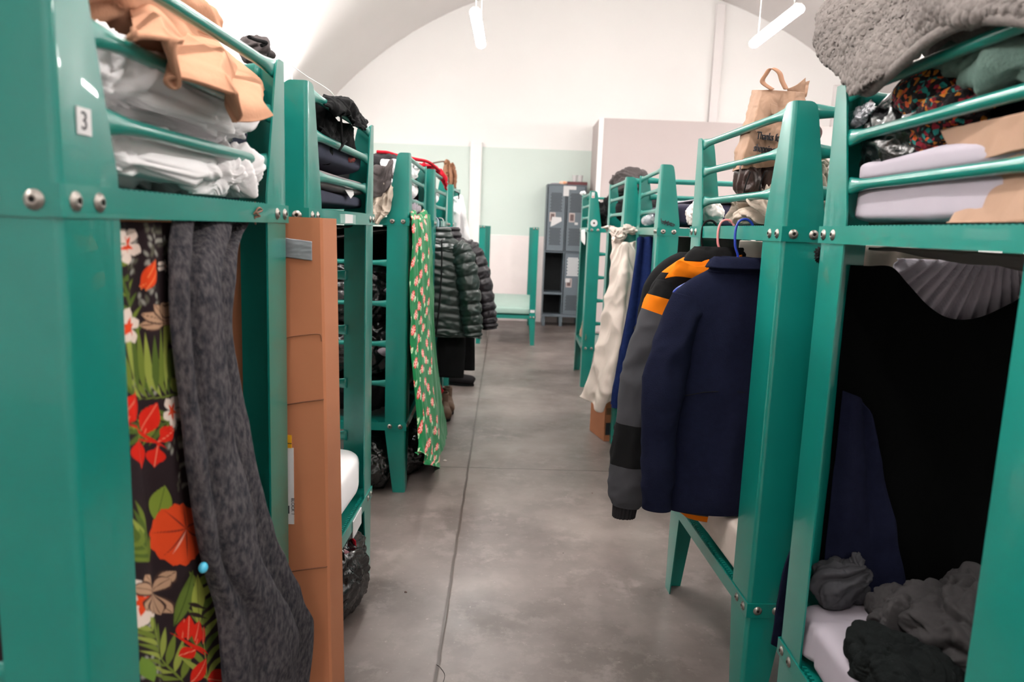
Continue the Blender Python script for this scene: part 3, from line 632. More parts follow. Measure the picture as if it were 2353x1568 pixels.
g = at(653, 1000, Y=1.872); q = at(676, 1205, Y=1.872); g -= t.location; q -= t.location
box('shipping_label', (g.x-.05, -.0735-.0005, q.z), (q.x-.0, -.0715, g.z-.035), M['label'], t); lb = box('yellow_tab', (g.x-.05, -.0745, g.z-.035), (q.x-.005, -.0715, g.z), mat('yellow_label', (210,150,10), rough=.5), t)
text('label_text', 'BLOCK 1', .012, M['ink'], t, (q.x-.006, -.076, q.z+.075), (PI/2, PI/2, 0)); text('label_text', '|', .03, M['ink'], t, (g.x-.0, -.076, g.z-.018), (PI/2, PI/2, 0))
box('label_square', (q.x-.026, -.0752, q.z+.03), (q.x-.012, -.0735, q.z+.052), M['ink'], t)
arc = [at(u, v, Y=1.8715)-t.location for u, v in ((652,800),(655,786),(662,776),(700,770),(732,768),(738,774),(739,785))]
for v0 in (926, 1311):
    a, b = at(650, v0+6, Y=1.8705)-t.location, at(744 if v0 < 1000 else 752, v0-8, Y=1.8705)-t.location; tube('crease', [a, (a+b)/2+Vector((0, 0, .001)), b], .0016, mat('crease_edge', (104,62,40), rough=.9), t, 6)
tube('handle_cut', arc, .0013, mat('cardboard_edge', (120,74,48), rough=.9), t, 6, 40)
# --- second bunk
mattress('mattress', -2.45, -.582, 2.10, 2.915, LT+.006, LT+.20, M['white_cotton'], 'white sheeted mattress on the lower left bunk behind the cardboard box', 3, .004)
mattress('folded_pillow', -1.5, -.592, 2.15, 2.93, TOPZ+.002, TOPZ+.066, [M['navy_cloth']], 'dark navy mattress lying at the bottom of the stack, left bunk number 5', 4, .006, (.4, .12), 'mattress')
mattress('grey_pad', -1.5, -.586, 2.14, 2.925, TOPZ+.052, TOPZ+.125, fabric('pale_grey_pad', (138,130,132)), 'grey bed pad between the two navy pads on left bunk number 5', 7, .003, (.4, .12), 'pad')
mattress('navy_pad', -1.5, -.592, 2.12, 2.91, TOPZ+.128, TOPZ+.235, M['navy_cloth'], 'upper navy blue pad with rounded edge on left bunk number 5', 5, .006, (.45, .14), 'pad')
t = thing('care_tag', 'small white care tag hanging from the grey pad', 'tag', at(800, 440, X=-.585)); P = loft(rows_at([[(790,432,-.592),(808,432,-.59)],[(798,445,-.585),(812,440,-.585)],[(806,457,-.58),(813,448,-.58)]]), 10, 14); grid('paper', P, M['label'], t, thick=.0006)
t = thing('black_jacket', 'black hooded jacket slung over the top bars of left bunk number 5', 'jacket', (-.7, 2.5, 1.8)); JK = t
lump('body', (-.70, 2.40, 1.815), (.09, .25, .085), M['black_cloth'], t, n=(90, 140), amp=.02, scale=9, seed=21, flat=1.745)
R_ = [[(740,222,-.66),(775,240,-.66),(800,250,-.66),(820,268,-.66),(842,290,-.66)],[(742,226,-.60),(775,232,-.585),(800,238,-.58),(822,258,-.585),(842,284,-.59)],
      [(748,240,-.565),(775,245,-.555),(802,252,-.55),(822,272,-.55),(838,293,-.555)],[(765,262,-.56),(780,262,-.545),(800,268,-.54),(818,285,-.54),(832,300,-.55)]]
drape('hood', R_, M['black_cloth'], t, 130, 80, folds=((1.2, .007, .1, .2),), wr=(.010, 13, 2), thick=.006, grow=(.6, 1.3), seed=3)
R_ = [[(728,250,-.64),(760,262,-.62),(790,285,-.62),(812,300,-.64)],[(730,300,-.62),(765,310,-.605),(795,318,-.61),(808,330,-.63)],[(732,345,-.62),(765,345,-.61),(800,345,-.61),(815,338,-.62)],[(735,375,-.64),(765,365,-.62),(800,372,-.62),(812,362,-.64)]]
drape('sleeve', R_, M['black_cloth'], t, 90, 70, folds=((1.6, .012, .3, .2),), wr=(.008, 14, 2), thick=.006, seed=8)
tube('drawcord', [at(782,245,X=-.552), at(784,280,X=-.55), at(785,320,X=-.552), at(786,335,X=-.556), at(780,345,X=-.55), at(792,328,X=-.548), at(796,325,X=-.55)], .0035, M['black_nylon'], t, 8, 40, world=True)
o = lump('plaid_scarf', at(778, 363, X=-.64), (.05, .07, .022), mat('red_plaid', (160,40,44), rough=.9, col2=(60,70,60), vscale=60), n=(40, 60), amp=.012, scale=18, seed=3); tag(o, 'crumpled red plaid scarf under the black jacket', 'scarf')
o = drape('strap', [[(828,352,-.66),(838,350,-.66)],[(832,400,-.65),(842,400,-.65)],[(836,450,-.64),(846,452,-.64)]], M['black_nylon'], JK, 8, 30, wr=(0, 5, 1), thick=.003)
t = thing('bunk_label', 'white paper label reading 5 taped on a left bunk rail', 'label', at(792, 503, X=-.5745)); a, b = at(784, 491, X=-.5745), at(802, 515, X=-.5745)
box('tape', (-.565, a.y-.06, b.z+.002), (-.5618, b.y+.05, a.z-.002), mat('clear_tape', (120,160,152), rough=.12, spec=.6), t, world=True); box('paper', (-.564, a.y, b.z+.003), (-.5610, b.y, a.z-.001), M['label'], t, world=True)
text('number', '5', .026, M['ink'], t, (.0014, -.006, -.010), (PI/2, 0, PI/2))
t = thing('bunk_label', 'small white label card on the lower rail of left bunk number 5', 'label', at(818, 1215, X=-.562)); a, b = at(810, 1225, X=-.562), at(826, 1205, X=-.562)
box('paper', (-.562, a.y, .335), (-.558, b.y+.02, .40), M['label'], t, bev=.0005, world=True)
# dark sheets on the decks seen from below, things between bunk two and three
for y0, y1, lb, i in ((2.1, 2.92, 'grey sheet tucked under the top deck of left bunk number 5', 1), (4.0, 4.8, 'grey sheet sloping under the top deck of the third left bunk', 2)):
    P = loft([[(-.64-x*.30, y0+(y1-y0)*k/4, 1.475-.10*(x/3)*i*.8+.006*math.sin(k*2)) for k in range(5)] for x in range(4)], 40, 40); P[..., 2] += .006*ridged(P, 5, i, 2)
    tag(grid('under_sheet', P, M['grey_cloth'], None, thick=.004), lb, 'sheet')
SEEDB = [(-.98, 4.30, 1.10, .30, .30, .19, 'upper black bin bag on the third left lower bunk'), (-.95, 4.32, .80, .33, .30, .18, 'middle black bin bag on the third left lower bunk'), (-1.35, 4.35, .98, .22, .30, .32, 'black bin bag at the back of the third left lower bunk')]
for i, (x, y, z, rx, ry, rz, lb) in enumerate(SEEDB):
    o = lump('bin_bag', (x, y, z), (rx, ry, rz), M['black_plastic'], n=(110, 180), e=(.8, .7), amp=.018, scale=6.5, seed=40+i, warp=.14, fine=.5, mode='ridge'); tag(o, lb, 'bin bag')
o = lump('black_duffel', (-1.0, 4.36, LT+.115), (.36, .32, .11), M['black_cloth'], n=(60, 100), e=(.6, .5), amp=.02, scale=6, seed=51, flat=LT+.01); tag(o, 'black cloth duffel on the third left lower bunk beneath the bin bags', 'bag')
o = lump('foil_bag', (-.665, 4.10, 1.09), (.06, .06, .11), M['silver_plastic'], n=(50, 70), amp=.02, scale=12, seed=52); tag(o, 'shiny silver foil bag between the black bin bags', 'bag')
o = lump('grey_pillow', (-.72, 4.16, .79), (.10, .12, .045), M['lilac_cloth'], n=(50, 70), amp=.012, scale=9, seed=53); tag(o, 'grey white pillow squeezed between the dark bags', 'pillow')
o = lump('grey_pillow', (-.62, 4.45, .58), (.035, .2, .05), M['lilac_cloth'], n=(50, 70), amp=.01, scale=9, seed=54); tag(o, 'small white pillow behind the green candy blanket', 'pillow')
for x, y, rx, ry, rz, lb, i in ((-.80, 4.06, .13, .14, .14, 'glossy black bin bag on the floor beside the third left bunk leg', 0), (-.70, 4.42, .22, .26, .15, 'black bin bag on the floor behind the candy blanket', 1), (-.668, 2.66, .13, .17, .17, 'black bin bag on the floor under left bunk number 5', 2)):
    o = lump('bin_bag', (x, y, rz*.92), (rx, ry, rz), M['black_plastic'], n=(110, 180), e=(.9, .8), amp=.015, scale=8, seed=60+i, warp=.12, fine=.5, flat=.003, mode='ridge'); tag(o, lb, 'bin bag')
t = thing('red_bag', 'red and white printed bag on the bin bag under left bunk number 5', 'bag', (-.56, 2.78, .3)); 
P = loft(rows_at([[(800,1240,-.60),(806,1238,-.58),(812,1242,-.57)],[(795,1262,-.60),(808,1260,-.58),(820,1285,-.56)],[(790,1285,-.60),(803,1285,-.58),(818,1300,-.56)]]), 30, 30); P[..., 0] += .006*ridged(P, 14, 2, 2); grid('red_panel', P, M['red_cloth'], t, thick=.004)
P = loft(rows_at([[(790,1262,-.585),(802,1268,-.572)],[(793,1280,-.585),(808,1290,-.568)],[(795,1288,-.585),(822,1315,-.555)]]), 30, 30); grid('white_print', P, mat('white_pink_print', (222,214,214), rough=.5, col2=(170,60,90), vscale=45), t, thick=.003)
for x0, x1, y, lb in ((-2.4, -.70, 4.82, 'black cloth backdrop added to darken the third left lower bunk'),):
    P = loft([[(x0+(x1-x0)*k/5, y, 1.48-1.02*f) for k in range(6)] for f in (0, .3, .6, 1)], 140, 60); P = push(P, .012*np.cos(np.linspace(0, 40, 140))[None]+.01*billow(P, 3, 3)); tag(grid('dark_backdrop', P, M['black_cloth'], None, thick=.004), lb, 'blanket')  # black sheet added so the space behind the bags looks dark
o = lump('black_clothes_heap', (-1.75, 4.38, .85), (.35, .34, .42), M['black_cloth'], n=(70, 110), amp=.03, scale=4, seed=57); tag(o, 'black heap of clothes at the inner end of the third left lower bunk', 'clothing')
# --- third bunk: towels at its near side, candy print blanket, white bedding
K_ = [[(852,398,3.99),(878,384,3.99),(903,376,3.99)],[(852,400,3.945),(876,384,3.94),(905,376,3.945)],[(852,430,3.93),(878,412,3.925),(902,392,3.93)],[(853,458,3.925),(876,450,3.92),(897,430,3.925)]]
o = drape('grey_towel', K_, M['grey_cloth'], None, 60, 60, folds=((1.3, .014, .2, .2),), wr=(.008, 12, 2), thick=.01, axis='Y', seed=4, grow=(.5, 1.4)); tag(o, 'grey towel draped at the near end of the third left bunk', 'towel')
K_ = [[(852,430,3.96),(876,425,3.96),(900,428,3.96)],[(852,445,3.935),(876,442,3.93),(903,432,3.935)],[(852,472,3.925),(876,470,3.925),(900,462,3.925)],[(852,500,3.92),(872,492,3.92),(893,490,3.925)],[(852,520,3.915),(860,515,3.915),(868,508,3.92)]]
o = drape('khaki_cloth', K_, M['beige_cloth'], None, 110, 110, folds=((2.0, .012, .0, .3),), wr=(.016, 11, 2), thick=.004, axis='Y', seed=14); tag(o, 'crumpled khaki cloth hanging under the grey towel', 'cloth')
def candy(B, SU, SV):
    p = Paint(B, (8,106,58)); p.U = 925+SU*390; p.V = 492+SV*390; rg = random.Random(11); pts = []
    for r in range(22):
        for c_ in range(6):
            v = 500+r*35; u = 916+c_*44+(22 if r % 2 else 0)+rg.uniform(-5, 5); pts.append((u, v+(9 if c_ % 2 else -4)+rg.uniform(-4, 4)))
    for u, v in pts:
        r = 9.8; a = rg.uniform(-1.2, 1.2)
        for sd in (-1, 1):
            cx, cy = u+sd*14*math.cos(a), v+sd*15*math.sin(a)+3; p.leaf((u+sd*5*math.cos(a), v+sd*5*math.sin(a)), (cx+sd*3*math.cos(a), cy+2), 5.6, (170,196,160), .85); p.ell(cx-sd*2, cy, 1.6, 2, (60,150,90))
        p.ell(u, v, r, r, (190,40,38))
        for k in range(7):
            an = 2*PI*k/7; p.leaf((u, v), (u+r*.95*math.cos(an+.4), v+r*.95*math.sin(an+.4)), 1.1, (240,190,180), .7)
    return p.c
C_ = [[(945,492,-.60),(958,490,-.60),(972,490,-.60),(986,492,-.60)],[(942,500,-.556),(957,496,-.552),(973,496,-.552),(989,500,-.556)],[(942,560,-.548),(958,560,-.535),(975,560,-.53),(993,560,-.54)],
      [(940,690,-.54),(957,700,-.525),(977,700,-.518),(998,690,-.53)],[(942,800,-.53),(960,800,-.51),(982,800,-.505),(1003,800,-.515)],[(948,900,-.51),(965,900,-.485),(988,900,-.475),(1010,900,-.485)],
      [(956,985,-.485),(974,985,-.46),(998,985,-.445),(1022,985,-.455)],[(962,1040,-.46),(980,1045,-.44),(1000,1050,-.425),(1022,1050,-.43)],[(958,1035,-.455),(978,1060,-.435),(1000,1075,-.415),(1018,1094,-.41)]]
o = drape('candy_print_blanket', C_, M['print_fleece'], None, 260, 900, folds=((2.2, .022, .1, .25), (4.6, .006, .3, .3)), wr=(.006, 6, 2), thick=0, sub=0, grow=(.8, 1.2), seed=33, stretch=(1, 1, 2.5), paint=candy, arc=True); tag(o, 'green plush blanket printed with red peppermint candies', 'blanket')
for c, r, ma, lb, nm, cat, sd in (((-.70, 4.44, TOPZ+.06), (.12, .34, .055), 'lilac_cloth', 'pale grey pillow lying lowest on the third left top bunk', 'pillow', 'pillow', 1), ((-.72, 4.38, TOPZ+.17), (.12, .33, .06), 'white_cotton', 'white duvet roll in the middle of the third left top bunk', 'duvet', 'duvet', 2),
                          ((-.70, 4.45, TOPZ+.28), (.10, .26, .06), 'white_cotton', 'white bundled sheet topmost on the third left top bunk', 'bundled_sheet', 'sheet', 3), ((-.67, 4.18, TOPZ+.175), (.07, .10, .05), 'char_cloth', 'dark cloth wedged behind the third left bunk bars', 'dark_cloth', 'cloth', 4),
                          ((-.70, 5.46, TOPZ+.17), (.12, .36, .06), 'white_cotton', 'white pillow between the bars of the fourth left bunk', 'pillow', 'pillow', 5), ((-.75, 5.46, TOPZ+.05), (.12, .36, .04), 'grey_cloth', 'grey blanket folded lowest on the fourth left top bunk', 'folded_blanket', 'blanket', 6)):
    o = lump(nm, c, r, M[ma], n=(54, 110), e=(.7, .6), amp=.016, scale=9, seed=70+sd, flat=TOPZ+.002); tag(o, lb, cat)
t = thing('sports_bag', 'dark grey holdall with red piping across the third and fourth left bunks', 'bag', (-.95, 4.9, 1.7))
P = sweep([(-1.18, 4.75, 1.70, .14, .14), (-1.05, 4.75, 1.80, .15, .2), (-.88, 4.8, 1.80, .14, .25), (-.76, 4.9, 1.75, .11, .2), (-.70, 5.0, 1.66, .07, .1)], 60, 60); P = soft(P, .01, 8, 5); P[..., 2] = np.clip(P[..., 2], TOPZ+.1, 1.93); grid('body', P, M['char_cloth'], t, closed=True, cap=True)
lump('bag_end', at(884, 376, Y=4.5)+Vector((-.02, .05, -.01)), (.17, .16, .075), M['char_cloth'], t, n=(60, 90), amp=.012, scale=8, seed=77)
tube('piping', [at(866,349,Y=4.5), at(890,351,Y=4.5), at(915,358,Y=4.6), at(955,366,Y=4.7), at(985,373,Y=4.9), at(1010,392,Y=5.2)], .010, M['red_cloth'], t, 8, 40, world=True)
P = loft(rows_at([[(895,368,4.6),(910,364,4.6),(925,362,4.6)],[(898,378,4.55),(912,380,4.55),(925,376,4.55)]], 'Y'), 20, 20); grid('red_pocket', P, M['red_cloth'], t, thick=.02)
t = thing('red_jacket', 'bright red jacket sleeve spilling over the fourth left bunk bars', 'jacket', (-.62, 5.5, 1.75))
P = sweep([tuple(at(950,382,Y=5.3))+(.02, .05), tuple(at(985,384,Y=5.4))+(.022, .06), tuple(at(1005,395,Y=5.5))+(.025, .06), tuple(at(1020,412,Y=5.6))+(.024, .05), tuple(at(1026,432,Y=5.7))+(.012, .03)], 30, 50); P = soft(P, .012, 16, 2); grid('sleeve', P, M['red_cloth'], t, closed=True, cap=True)
o = lump('navy_garment', (-.68, 5.45, 1.80), (.07, .24, .06), M['navy_fleece'], n=(50, 80), amp=.02, scale=10, seed=82); tag(o, 'navy garment under the red sleeve on the fourth left bunk', 'clothing')
t = thing('paper_bag', 'crumpled brown paper bag standing on the farthest left bunk', 'bag', (-.62, 6.86, TOPZ))
for i, (ua, ub, y) in enumerate(((1021, 1034, 6.85), (1030, 1044, 6.95))):
    P = loft([[tuple(at(ua+(ub-ua)*k/3, (368+8*i+(6 if k in (0, 3) else 0)) if j == 0 else 368+60*j/3+5, Y=y+.03*math.sin(k*3+j))) for k in range(4)] for j in range(4)], 30, 30); P = push(P, .01*ridged(P, 14, i, 2)); grid('panel', P, M['leather'] if False else mat('brown_paper', (134,92,66), rough=.8), t, thick=.03)
tube('handle', [at(985,378,Y=6.7), at(1000,374,Y=6.75), at(1018,371,Y=6.85), at(1027,374,Y=6.9)], .007, mat('brown_handle', (92,68,52), rough=.7), t, 8, 20, world=True)
W_ = [[(1046,452,-.60),(1056,450,-.58),(1062,450,-.55)],[(1046,480,-.58),(1058,478,-.54),(1067,478,-.50)],[(1046,520,-.58),(1062,520,-.52),(1073,520,-.47)],[(1046,570,-.57),(1064,570,-.51),(1078,570,-.44)],[(1046,640,-.57),(1066,640,-.50),(1082,640,-.42)]]
o = drape('white_sheet', W_, M['white_cotton'], None, 60, 80, folds=((3, .02, 0, .2),), wr=(.006, 5, 2), thick=.006, seed=6); tag(o, 'white sheet hanging down from the farthest left bunk', 'sheet')
t = thing('black_frame', 'small black hanger-like frame at the farthest left bunk corner', 'hook', at(1050, 448, Y=7.0))  # black hanger-like rectangle, modelled as an open loop
bm = bmesh.new(); add_tube(bm, [at(1045,440,Y=7.0), at(1054,444,Y=7.0), at(1054,458,Y=7.0), at(1048,456,Y=7.0)], .006, 8); obj('rim', bm, M['black_nylon'], t, world=True)
# ================================================================== RIGHT ROW
def jacket(t, cx, y, zn, keys, sleeves, mats, folds=(.006, 7), puff=None, collar=None, seed=0, mi=None, smi=None, zs=1.0, m=110):
    """torso: keys (dx, z, halfwidth, halfdepth); sleeves: list of sweep keys"""
    K = crv5([(cx+a, y, z, w_, d_) for a, z, w_, d_ in keys], m); P = ring_loft(K, 96, m, e=.9)
    def finish(P, sd, zdir=2):
        if puff: 
            ph = (P[..., 2]+.022*noise(P, 5, sd)+.12*(P[..., 0]-cx))/puff[0]; P = pushout(P, puff[1]*(np.abs(np.sin(PI*ph))**.6-.5)); P = pushout(P, puff[1]*.5*ridged(P/np.array((1, 1, .6)), 16, sd, 2, .03))
        fade = np.clip((zn-P[..., 2])/.3, .3, 1); P = pushout(P, fade*folds[0]*ridged(P/np.array((1, 1, 2.6*zs)), folds[1], sd, 2, .08)); return P
    P = finish(P, seed); grid('torso', P, mats, t, closed=True, cap=True, mi=(None if mi is None else np.repeat(np.array([mi(k/(m-1)) for k in range(m-1)]), 96)))
    for i, sk in enumerate(sleeves):
        S = sweep(sk, 48, m)
        if puff:
            s_ = np.linspace(0, 1, m)[:, None]*np.linalg.norm(np.diff(S.mean(1), axis=0), axis=1).sum(); S = pushout(S, puff[1]*(np.abs(np.sin(PI*s_/puff[0]))**.6-.5)+0*S[..., 0]); S = pushout(S, puff[1]*.4*ridged(S, 18, seed+i, 2, .03))
        S = pushout(S, folds[0]*.9*ridged(S/np.array((1, 1, 1.4)), folds[1]*1.3, seed+7+i, 2, .08))
        grid('sleeve', S, mats, t, closed=True, cap=True, mi=(None if smi is None else np.repeat(np.array([smi(k/(m-1)) for k in range(m-1)]), 48)))
# --- navy fleece jacket on blue hanger
hanger('hanger', .728, 2.395, DT, 1.425, 1, mat('royal_blue_plastic', (24,52,150), rough=.35), 'royal blue plastic hanger holding the navy jacket', .19)
t = thing('navy_jacket', 'navy fleece jacket hanging on the blue hanger, back towards the viewer', 'jacket', (.728, 2.385, 1.42))
jacket(t, .728, 2.385, 1.42, [(0, 1.405, .07, .030), (0, 1.385, .105, .042), (0, 1.345, .165, .052), (0, 1.295, .205, .058), (.0, 1.22, .205, .062), (.012, 1.05, .185, .06), (.015, .9, .178, .058), (.012, .75, .185, .055), (.01, .62, .178, .050), (.0, .575, .166, .044)],
       [[(.575, 2.385, 1.30, .05, .04), (.560, 2.378, 1.24, .060, .052), (.532, 2.365, 1.12, .064, .056), (.506, 2.35, 1.0, .066, .056), (.505, 2.35, .88, .056, .050), (.508, 2.355, .74, .046, .042), (.511, 2.36, .63, .040, .036), (.512, 2.362, .582, .038, .034)],
        [(.88, 2.385, 1.30, .05, .04), (.895, 2.385, 1.24, .058, .052), (.92, 2.39, 1.1, .058, .052), (.935, 2.39, .95, .055, .05), (.935, 2.39, .75, .05, .045), (.93, 2.39, .6, .045, .04)]],
       M['navy_fleece'], folds=(.012, 5), seed=3)
P = ring_loft(crv5([(.728, 2.38, 1.385, .098, .045), (.728, 2.378, 1.41, .088, .045), (.728, 2.376, 1.432, .078, .040), (.728, 2.370, 1.425, .090, .05), (.728, 2.366, 1.40, .108, .058)], 24), 64, 24); grid('collar', soft(P, .002, 14, 3), M['navy_fleece'], t, closed=True, thick=.004)
tube('back_seam', [(.728+x, 2.318+.006*abs(x/.17)**2*3, 1.0+.004*math.cos(x*20)-.02*max(0, -x-.09)/.09) for x in [-.165+.033*k for k in range(11)]], .0016, M['black_nylon'], t, 6, 40, world=True)
# --- grey, orange and black jacket on pink hanger
hanger('hanger', .728, 2.60, DT, 1.43, 1, mat('pink_plastic', (226,140,140), rough=.35), 'pink plastic hanger holding the orange and grey jacket', .19)
t = thing('orange_grey_jacket', 'slate grey jacket with orange yoke and black bands on the pink hanger', 'jacket', (.728, 2.58, 1.43))
CB = [M['dark_grey_cloth'], M['orange_cloth'], M['black_nylon']]
jacket(t, .70, 2.585, 1.43, [(0.01, 1.43, .10, .035), (0, 1.40, .135, .05), (0, 1.35, .19, .056), (0, 1.28, .215, .06), (0, 1.1, .21, .06), (0, .9, .21, .058), (0, .7, .21, .055), (.06, .54, .17, .05), (.10, .468, .125, .046)],
       [[(.555, 2.585, 1.335, .05, .04), (.545, 2.58, 1.27, .066, .052), (.505, 2.575, 1.13, .070, .056), (.475, 2.57, .98, .072, .056), (.462, 2.57, .82, .072, .054), (.458, 2.575, .66, .074, .052), (.452, 2.58, .55, .068, .050), (.447, 2.58, .505, .046, .04)],
        [(.86, 2.585, 1.32, .05, .04), (.9, 2.585, 1.24, .06, .052), (.93, 2.59, 1.0, .06, .052), (.935, 2.59, .75, .055, .05), (.93, 2.59, .6, .05, .04)]],
       CB, folds=(.008, 7), seed=14, mi=lambda v: 1 if v < .21 else (2 if v < .42 else (1 if v > .945 else 0)), smi=lambda v: 2 if v < .13 else (1 if v < .195 else (2 if .565 < v < .70 else 0)))
P = ring_loft(crv5([(.447, 2.58, .512, .046, .040), (.444, 2.58, .49, .043, .038), (.442, 2.58, .462, .041, .036)], 30), 90, 30); P = pushout(P, .0022*np.sin(np.linspace(0, 2*PI*22, 90))[None]); grid('elastic_cuff', P, M['char_cloth'], t, closed=True, cap=True)
P = loft(rows_at([[(1548,612,2.52),(1562,598,2.505),(1600,612,2.50),(1650,603,2.50),(1705,586,2.50)],[(1538,626,2.52),(1562,618,2.50),(1602,628,2.495),(1650,618,2.495),(1705,598,2.50)],[(1528,640,2.52),(1560,636,2.505),(1602,640,2.50),(1650,634,2.50),(1705,612,2.50)]], 'Y'), 60, 20); P = push(P, .004*ridged(P, 12, 3, 2)); grid('orange_collar', P, M['orange_cloth'], t, thick=.008)
P = ring_loft(crv5([(.70, 2.585, 1.41, .115, .045), (.71, 2.59, 1.44, .10, .04), (.72, 2.6, 1.462, .085, .035)], 20), 60, 20); grid('inner_collar', soft(P, .003, 14, 3), M['black_nylon'], t, closed=True, thick=.004)
# --- black jacket on black hanger
hanger('hanger', .722, 2.80, DT, 1.42, 1, M['black_nylon'], 'black plastic hanger behind the pink one', .19)
t = thing('black_nylon_jacket', 'black jacket with a strap buckle, rearmost of the three on the right rail', 'jacket', (.72, 2.79, 1.42))
jacket(t, .70, 2.80, 1.42, [(.02, 1.435, .09, .035), (0, 1.40, .13, .05), (0, 1.34, .18, .055), (0, 1.25, .205, .06), (0, 1.0, .20, .06), (0, .8, .2, .055), (0, .62, .2, .05)],
       [[(.57, 2.80, 1.30, .05, .04), (.553, 2.80, 1.21, .058, .05), (.528, 2.79, 1.06, .056, .052), (.505, 2.79, .92, .054, .05), (.478, 2.79, .76, .05, .045), (.468, 2.79, .66, .045, .04)], [(.86, 2.8, 1.3, .05, .04), (.9, 2.8, 1.2, .06, .05), (.93, 2.8, .9, .055, .045), (.93, 2.8, .65, .045, .04)]], M['black_nylon'], folds=(.008, 9), seed=24)
bm = bmesh.new(); c = at(1481, 705, Y=2.74); add_box(bm, c.x-.008, c.x+.008, c.y-.004, c.y+.004, c.z-.03, c.z+.03, bev=.002); obj('buckle', bm, M['black_nylon'], t, world=True)
# --- second right bunk: bedding, boots, paper bag
mattress('mattress', .738, 2.66, 2.135, 2.99, LT+.006, LT+.17, M['cream_cotton'], 'beige sheeted mattress on the lower right bunk under the navy jacket', 31, .006, (.18, .10), rot=.0477, stretch=(1, 2.2, 1), scale=7)
mattress('folded_bedding', .86, 2.6, 2.12, 2.92, TOPZ+.002, TOPZ+.09, M['beige_cloth'], 'beige bedding spread over the second right top bunk', 32, .02, (.5, .3), 'bedding')
o = lump('beige_bundle', at(1712, 470, Y=2.50)+Vector((.085, 0, -.01)), (.11, .20, .085), M['beige_cloth'], n=(140, 200), amp=.03, scale=8, seed=33, warp=.12, fine=.4, flat=TOPZ+.003); tag(o, 'crumpled beige cloth heap behind the lowest bar of the second right bunk', 'cloth')
o = lump('white_carrier_bag', at(1612, 488, X=.775)+Vector((.01, 0, -.005)), (.04, .19, .052), M['white_plastic'], n=(90, 140), e=(.9, .8), amp=.010, scale=12, seed=34, warp=.06, fine=.5, flat=TOPZ+.003, mode='ridge'); tag(o, 'crinkled white plastic carrier bag at the corner of the second right bunk', 'bag')
t = thing('brown_boots', 'dark brown leather boots lying under the printed paper bag', 'boots', (.86, 2.5, 1.66))
for i, (u, v) in enumerate(((1718, 410), (1752, 408))):
    c = at(u, v, Y=2.46+.03*i); lump('boot', c+Vector((.008, .03, 0)), (.034, .07, .062), M['leather'], t, n=(60, 80), e=(.7, .8), amp=.008, scale=14, seed=35+i)
    tube('seam', [at(u-8, v+30, Y=2.385), at(u-3, v+10, Y=2.378), at(u+6, v-15, Y=2.385)], .0022, M['black_nylon'], t, 6, 16, world=True)
t = thing('paper_shopping_bag', 'brown paper shopping bag with looped handle, upright on the second right bunk', 'bag', (.85, 2.5, 1.7))
fr = rows_at([[(1752,206,2.45),(1775,206,2.44),(1800,208,2.45),(1825,210,2.44),(1848,212,2.45)],[(1745,235,2.44),(1770,240,2.425),(1797,240,2.44),(1822,240,2.425),(1850,240,2.44)],[(1728,290,2.43),(1760,292,2.415),(1790,292,2.42),(1820,292,2.41),(1852,290,2.43)],[(1712,350,2.43),(1745,352,2.42),(1785,352,2.42),(1820,350,2.42),(1856,350,2.43)],[(1703,388,2.44),(1740,386,2.43),(1780,382,2.43),(1820,378,2.43),(1858,376,2.44)]], 'Y')
P = loft(fr, 70, 80); P[..., 1] += .006*ridged(P/np.array((1, 1, 1.6)), 13, 4, 3, .05); B_ = P.copy()
bk = P[:, ::-1].copy(); bk[..., 1] += .11; bk[..., 2] += np.linspace(.02, 0, 80)[:, None]; side = lambda a, b: np.stack([a+(b-a)*k/8+np.array((0, 0, 0)) for k in range(1, 8)], 1)
ring = np.concatenate([P, side(P[:, -1], bk[:, 0]), bk, side(bk[:, -1], P[:, 0])], 1); ring[..., 0] += .004*ridged(ring, 20, 8, 2)*(np.abs(ring[..., 1]-2.49) > .02); grid('bag_body', ring, M['kraft'], t, closed=True, thick=.0015)
P = loft(rows_at([[(1808,205,2.50),(1830,195,2.50),(1852,178,2.50)],[(1812,215,2.50),(1835,215,2.50),(1850,215,2.50)]], 'Y'), 20, 20); P = push(P, .003*ridged(P, 25, 3, 2)); grid('torn_rim', P, M['kraft'], t, thick=.0015)
P = loft(rows_at([[(1838,190,2.53),(1850,187,2.53),(1862,184,2.53)],[(1840,225,2.52),(1848,225,2.52),(1853,222,2.52)]], 'Y'), 16, 20); P = push(P, .006*ridged(P, 20, 5, 2)); grid('torn_rim', P, M['kraft'], t, thick=.0015)
hs = [(1774,207),(1752,190),(1760,172),(1772,158),(1790,168),(1797,188),(1806,206)]
ctr = crv([at(u, v, Y=2.44) for u, v in hs], 40); P = np.stack([ctr+np.array((-.008, -.002, .0)), ctr, ctr+np.array((.009, .004, .004))], 1); grid('handle', P, mat('kraft_handle', (158,116,90), rough=.8), t, thick=.002)
P = loft(rows_at([[(1770,238,2.415),(1778,240,2.412),(1786,243,2.415)],[(1773,262,2.412),(1784,266,2.408),(1794,280,2.41)]], 'Y'), 10, 14); grid('torn_flap', P, M['kraft'], t, thick=.0015)
for s_, u, v, sz in (('Thanks for', 1738, 319, .0335), ('shopping', 1731, 347, .0335), ('in', 1738, 373, .0335)):
    p_ = at(u, v, Y=2.41); text('lettering', s_, sz, M['ink'], t, p_-t.location, (PI/2-.03, .08, .0), .004, .56)
o = lump('brown_hat', at(1880, 302, Y=2.2)+Vector((.0, .12, 0)), (.055, .06, .05), mat('plum_brown_felt', (64,44,44), rough=.9), n=(40, 60), amp=.004, scale=10, seed=5); tag(o, 'round plum brown hat behind the corner post of the second right bunk', 'hat')
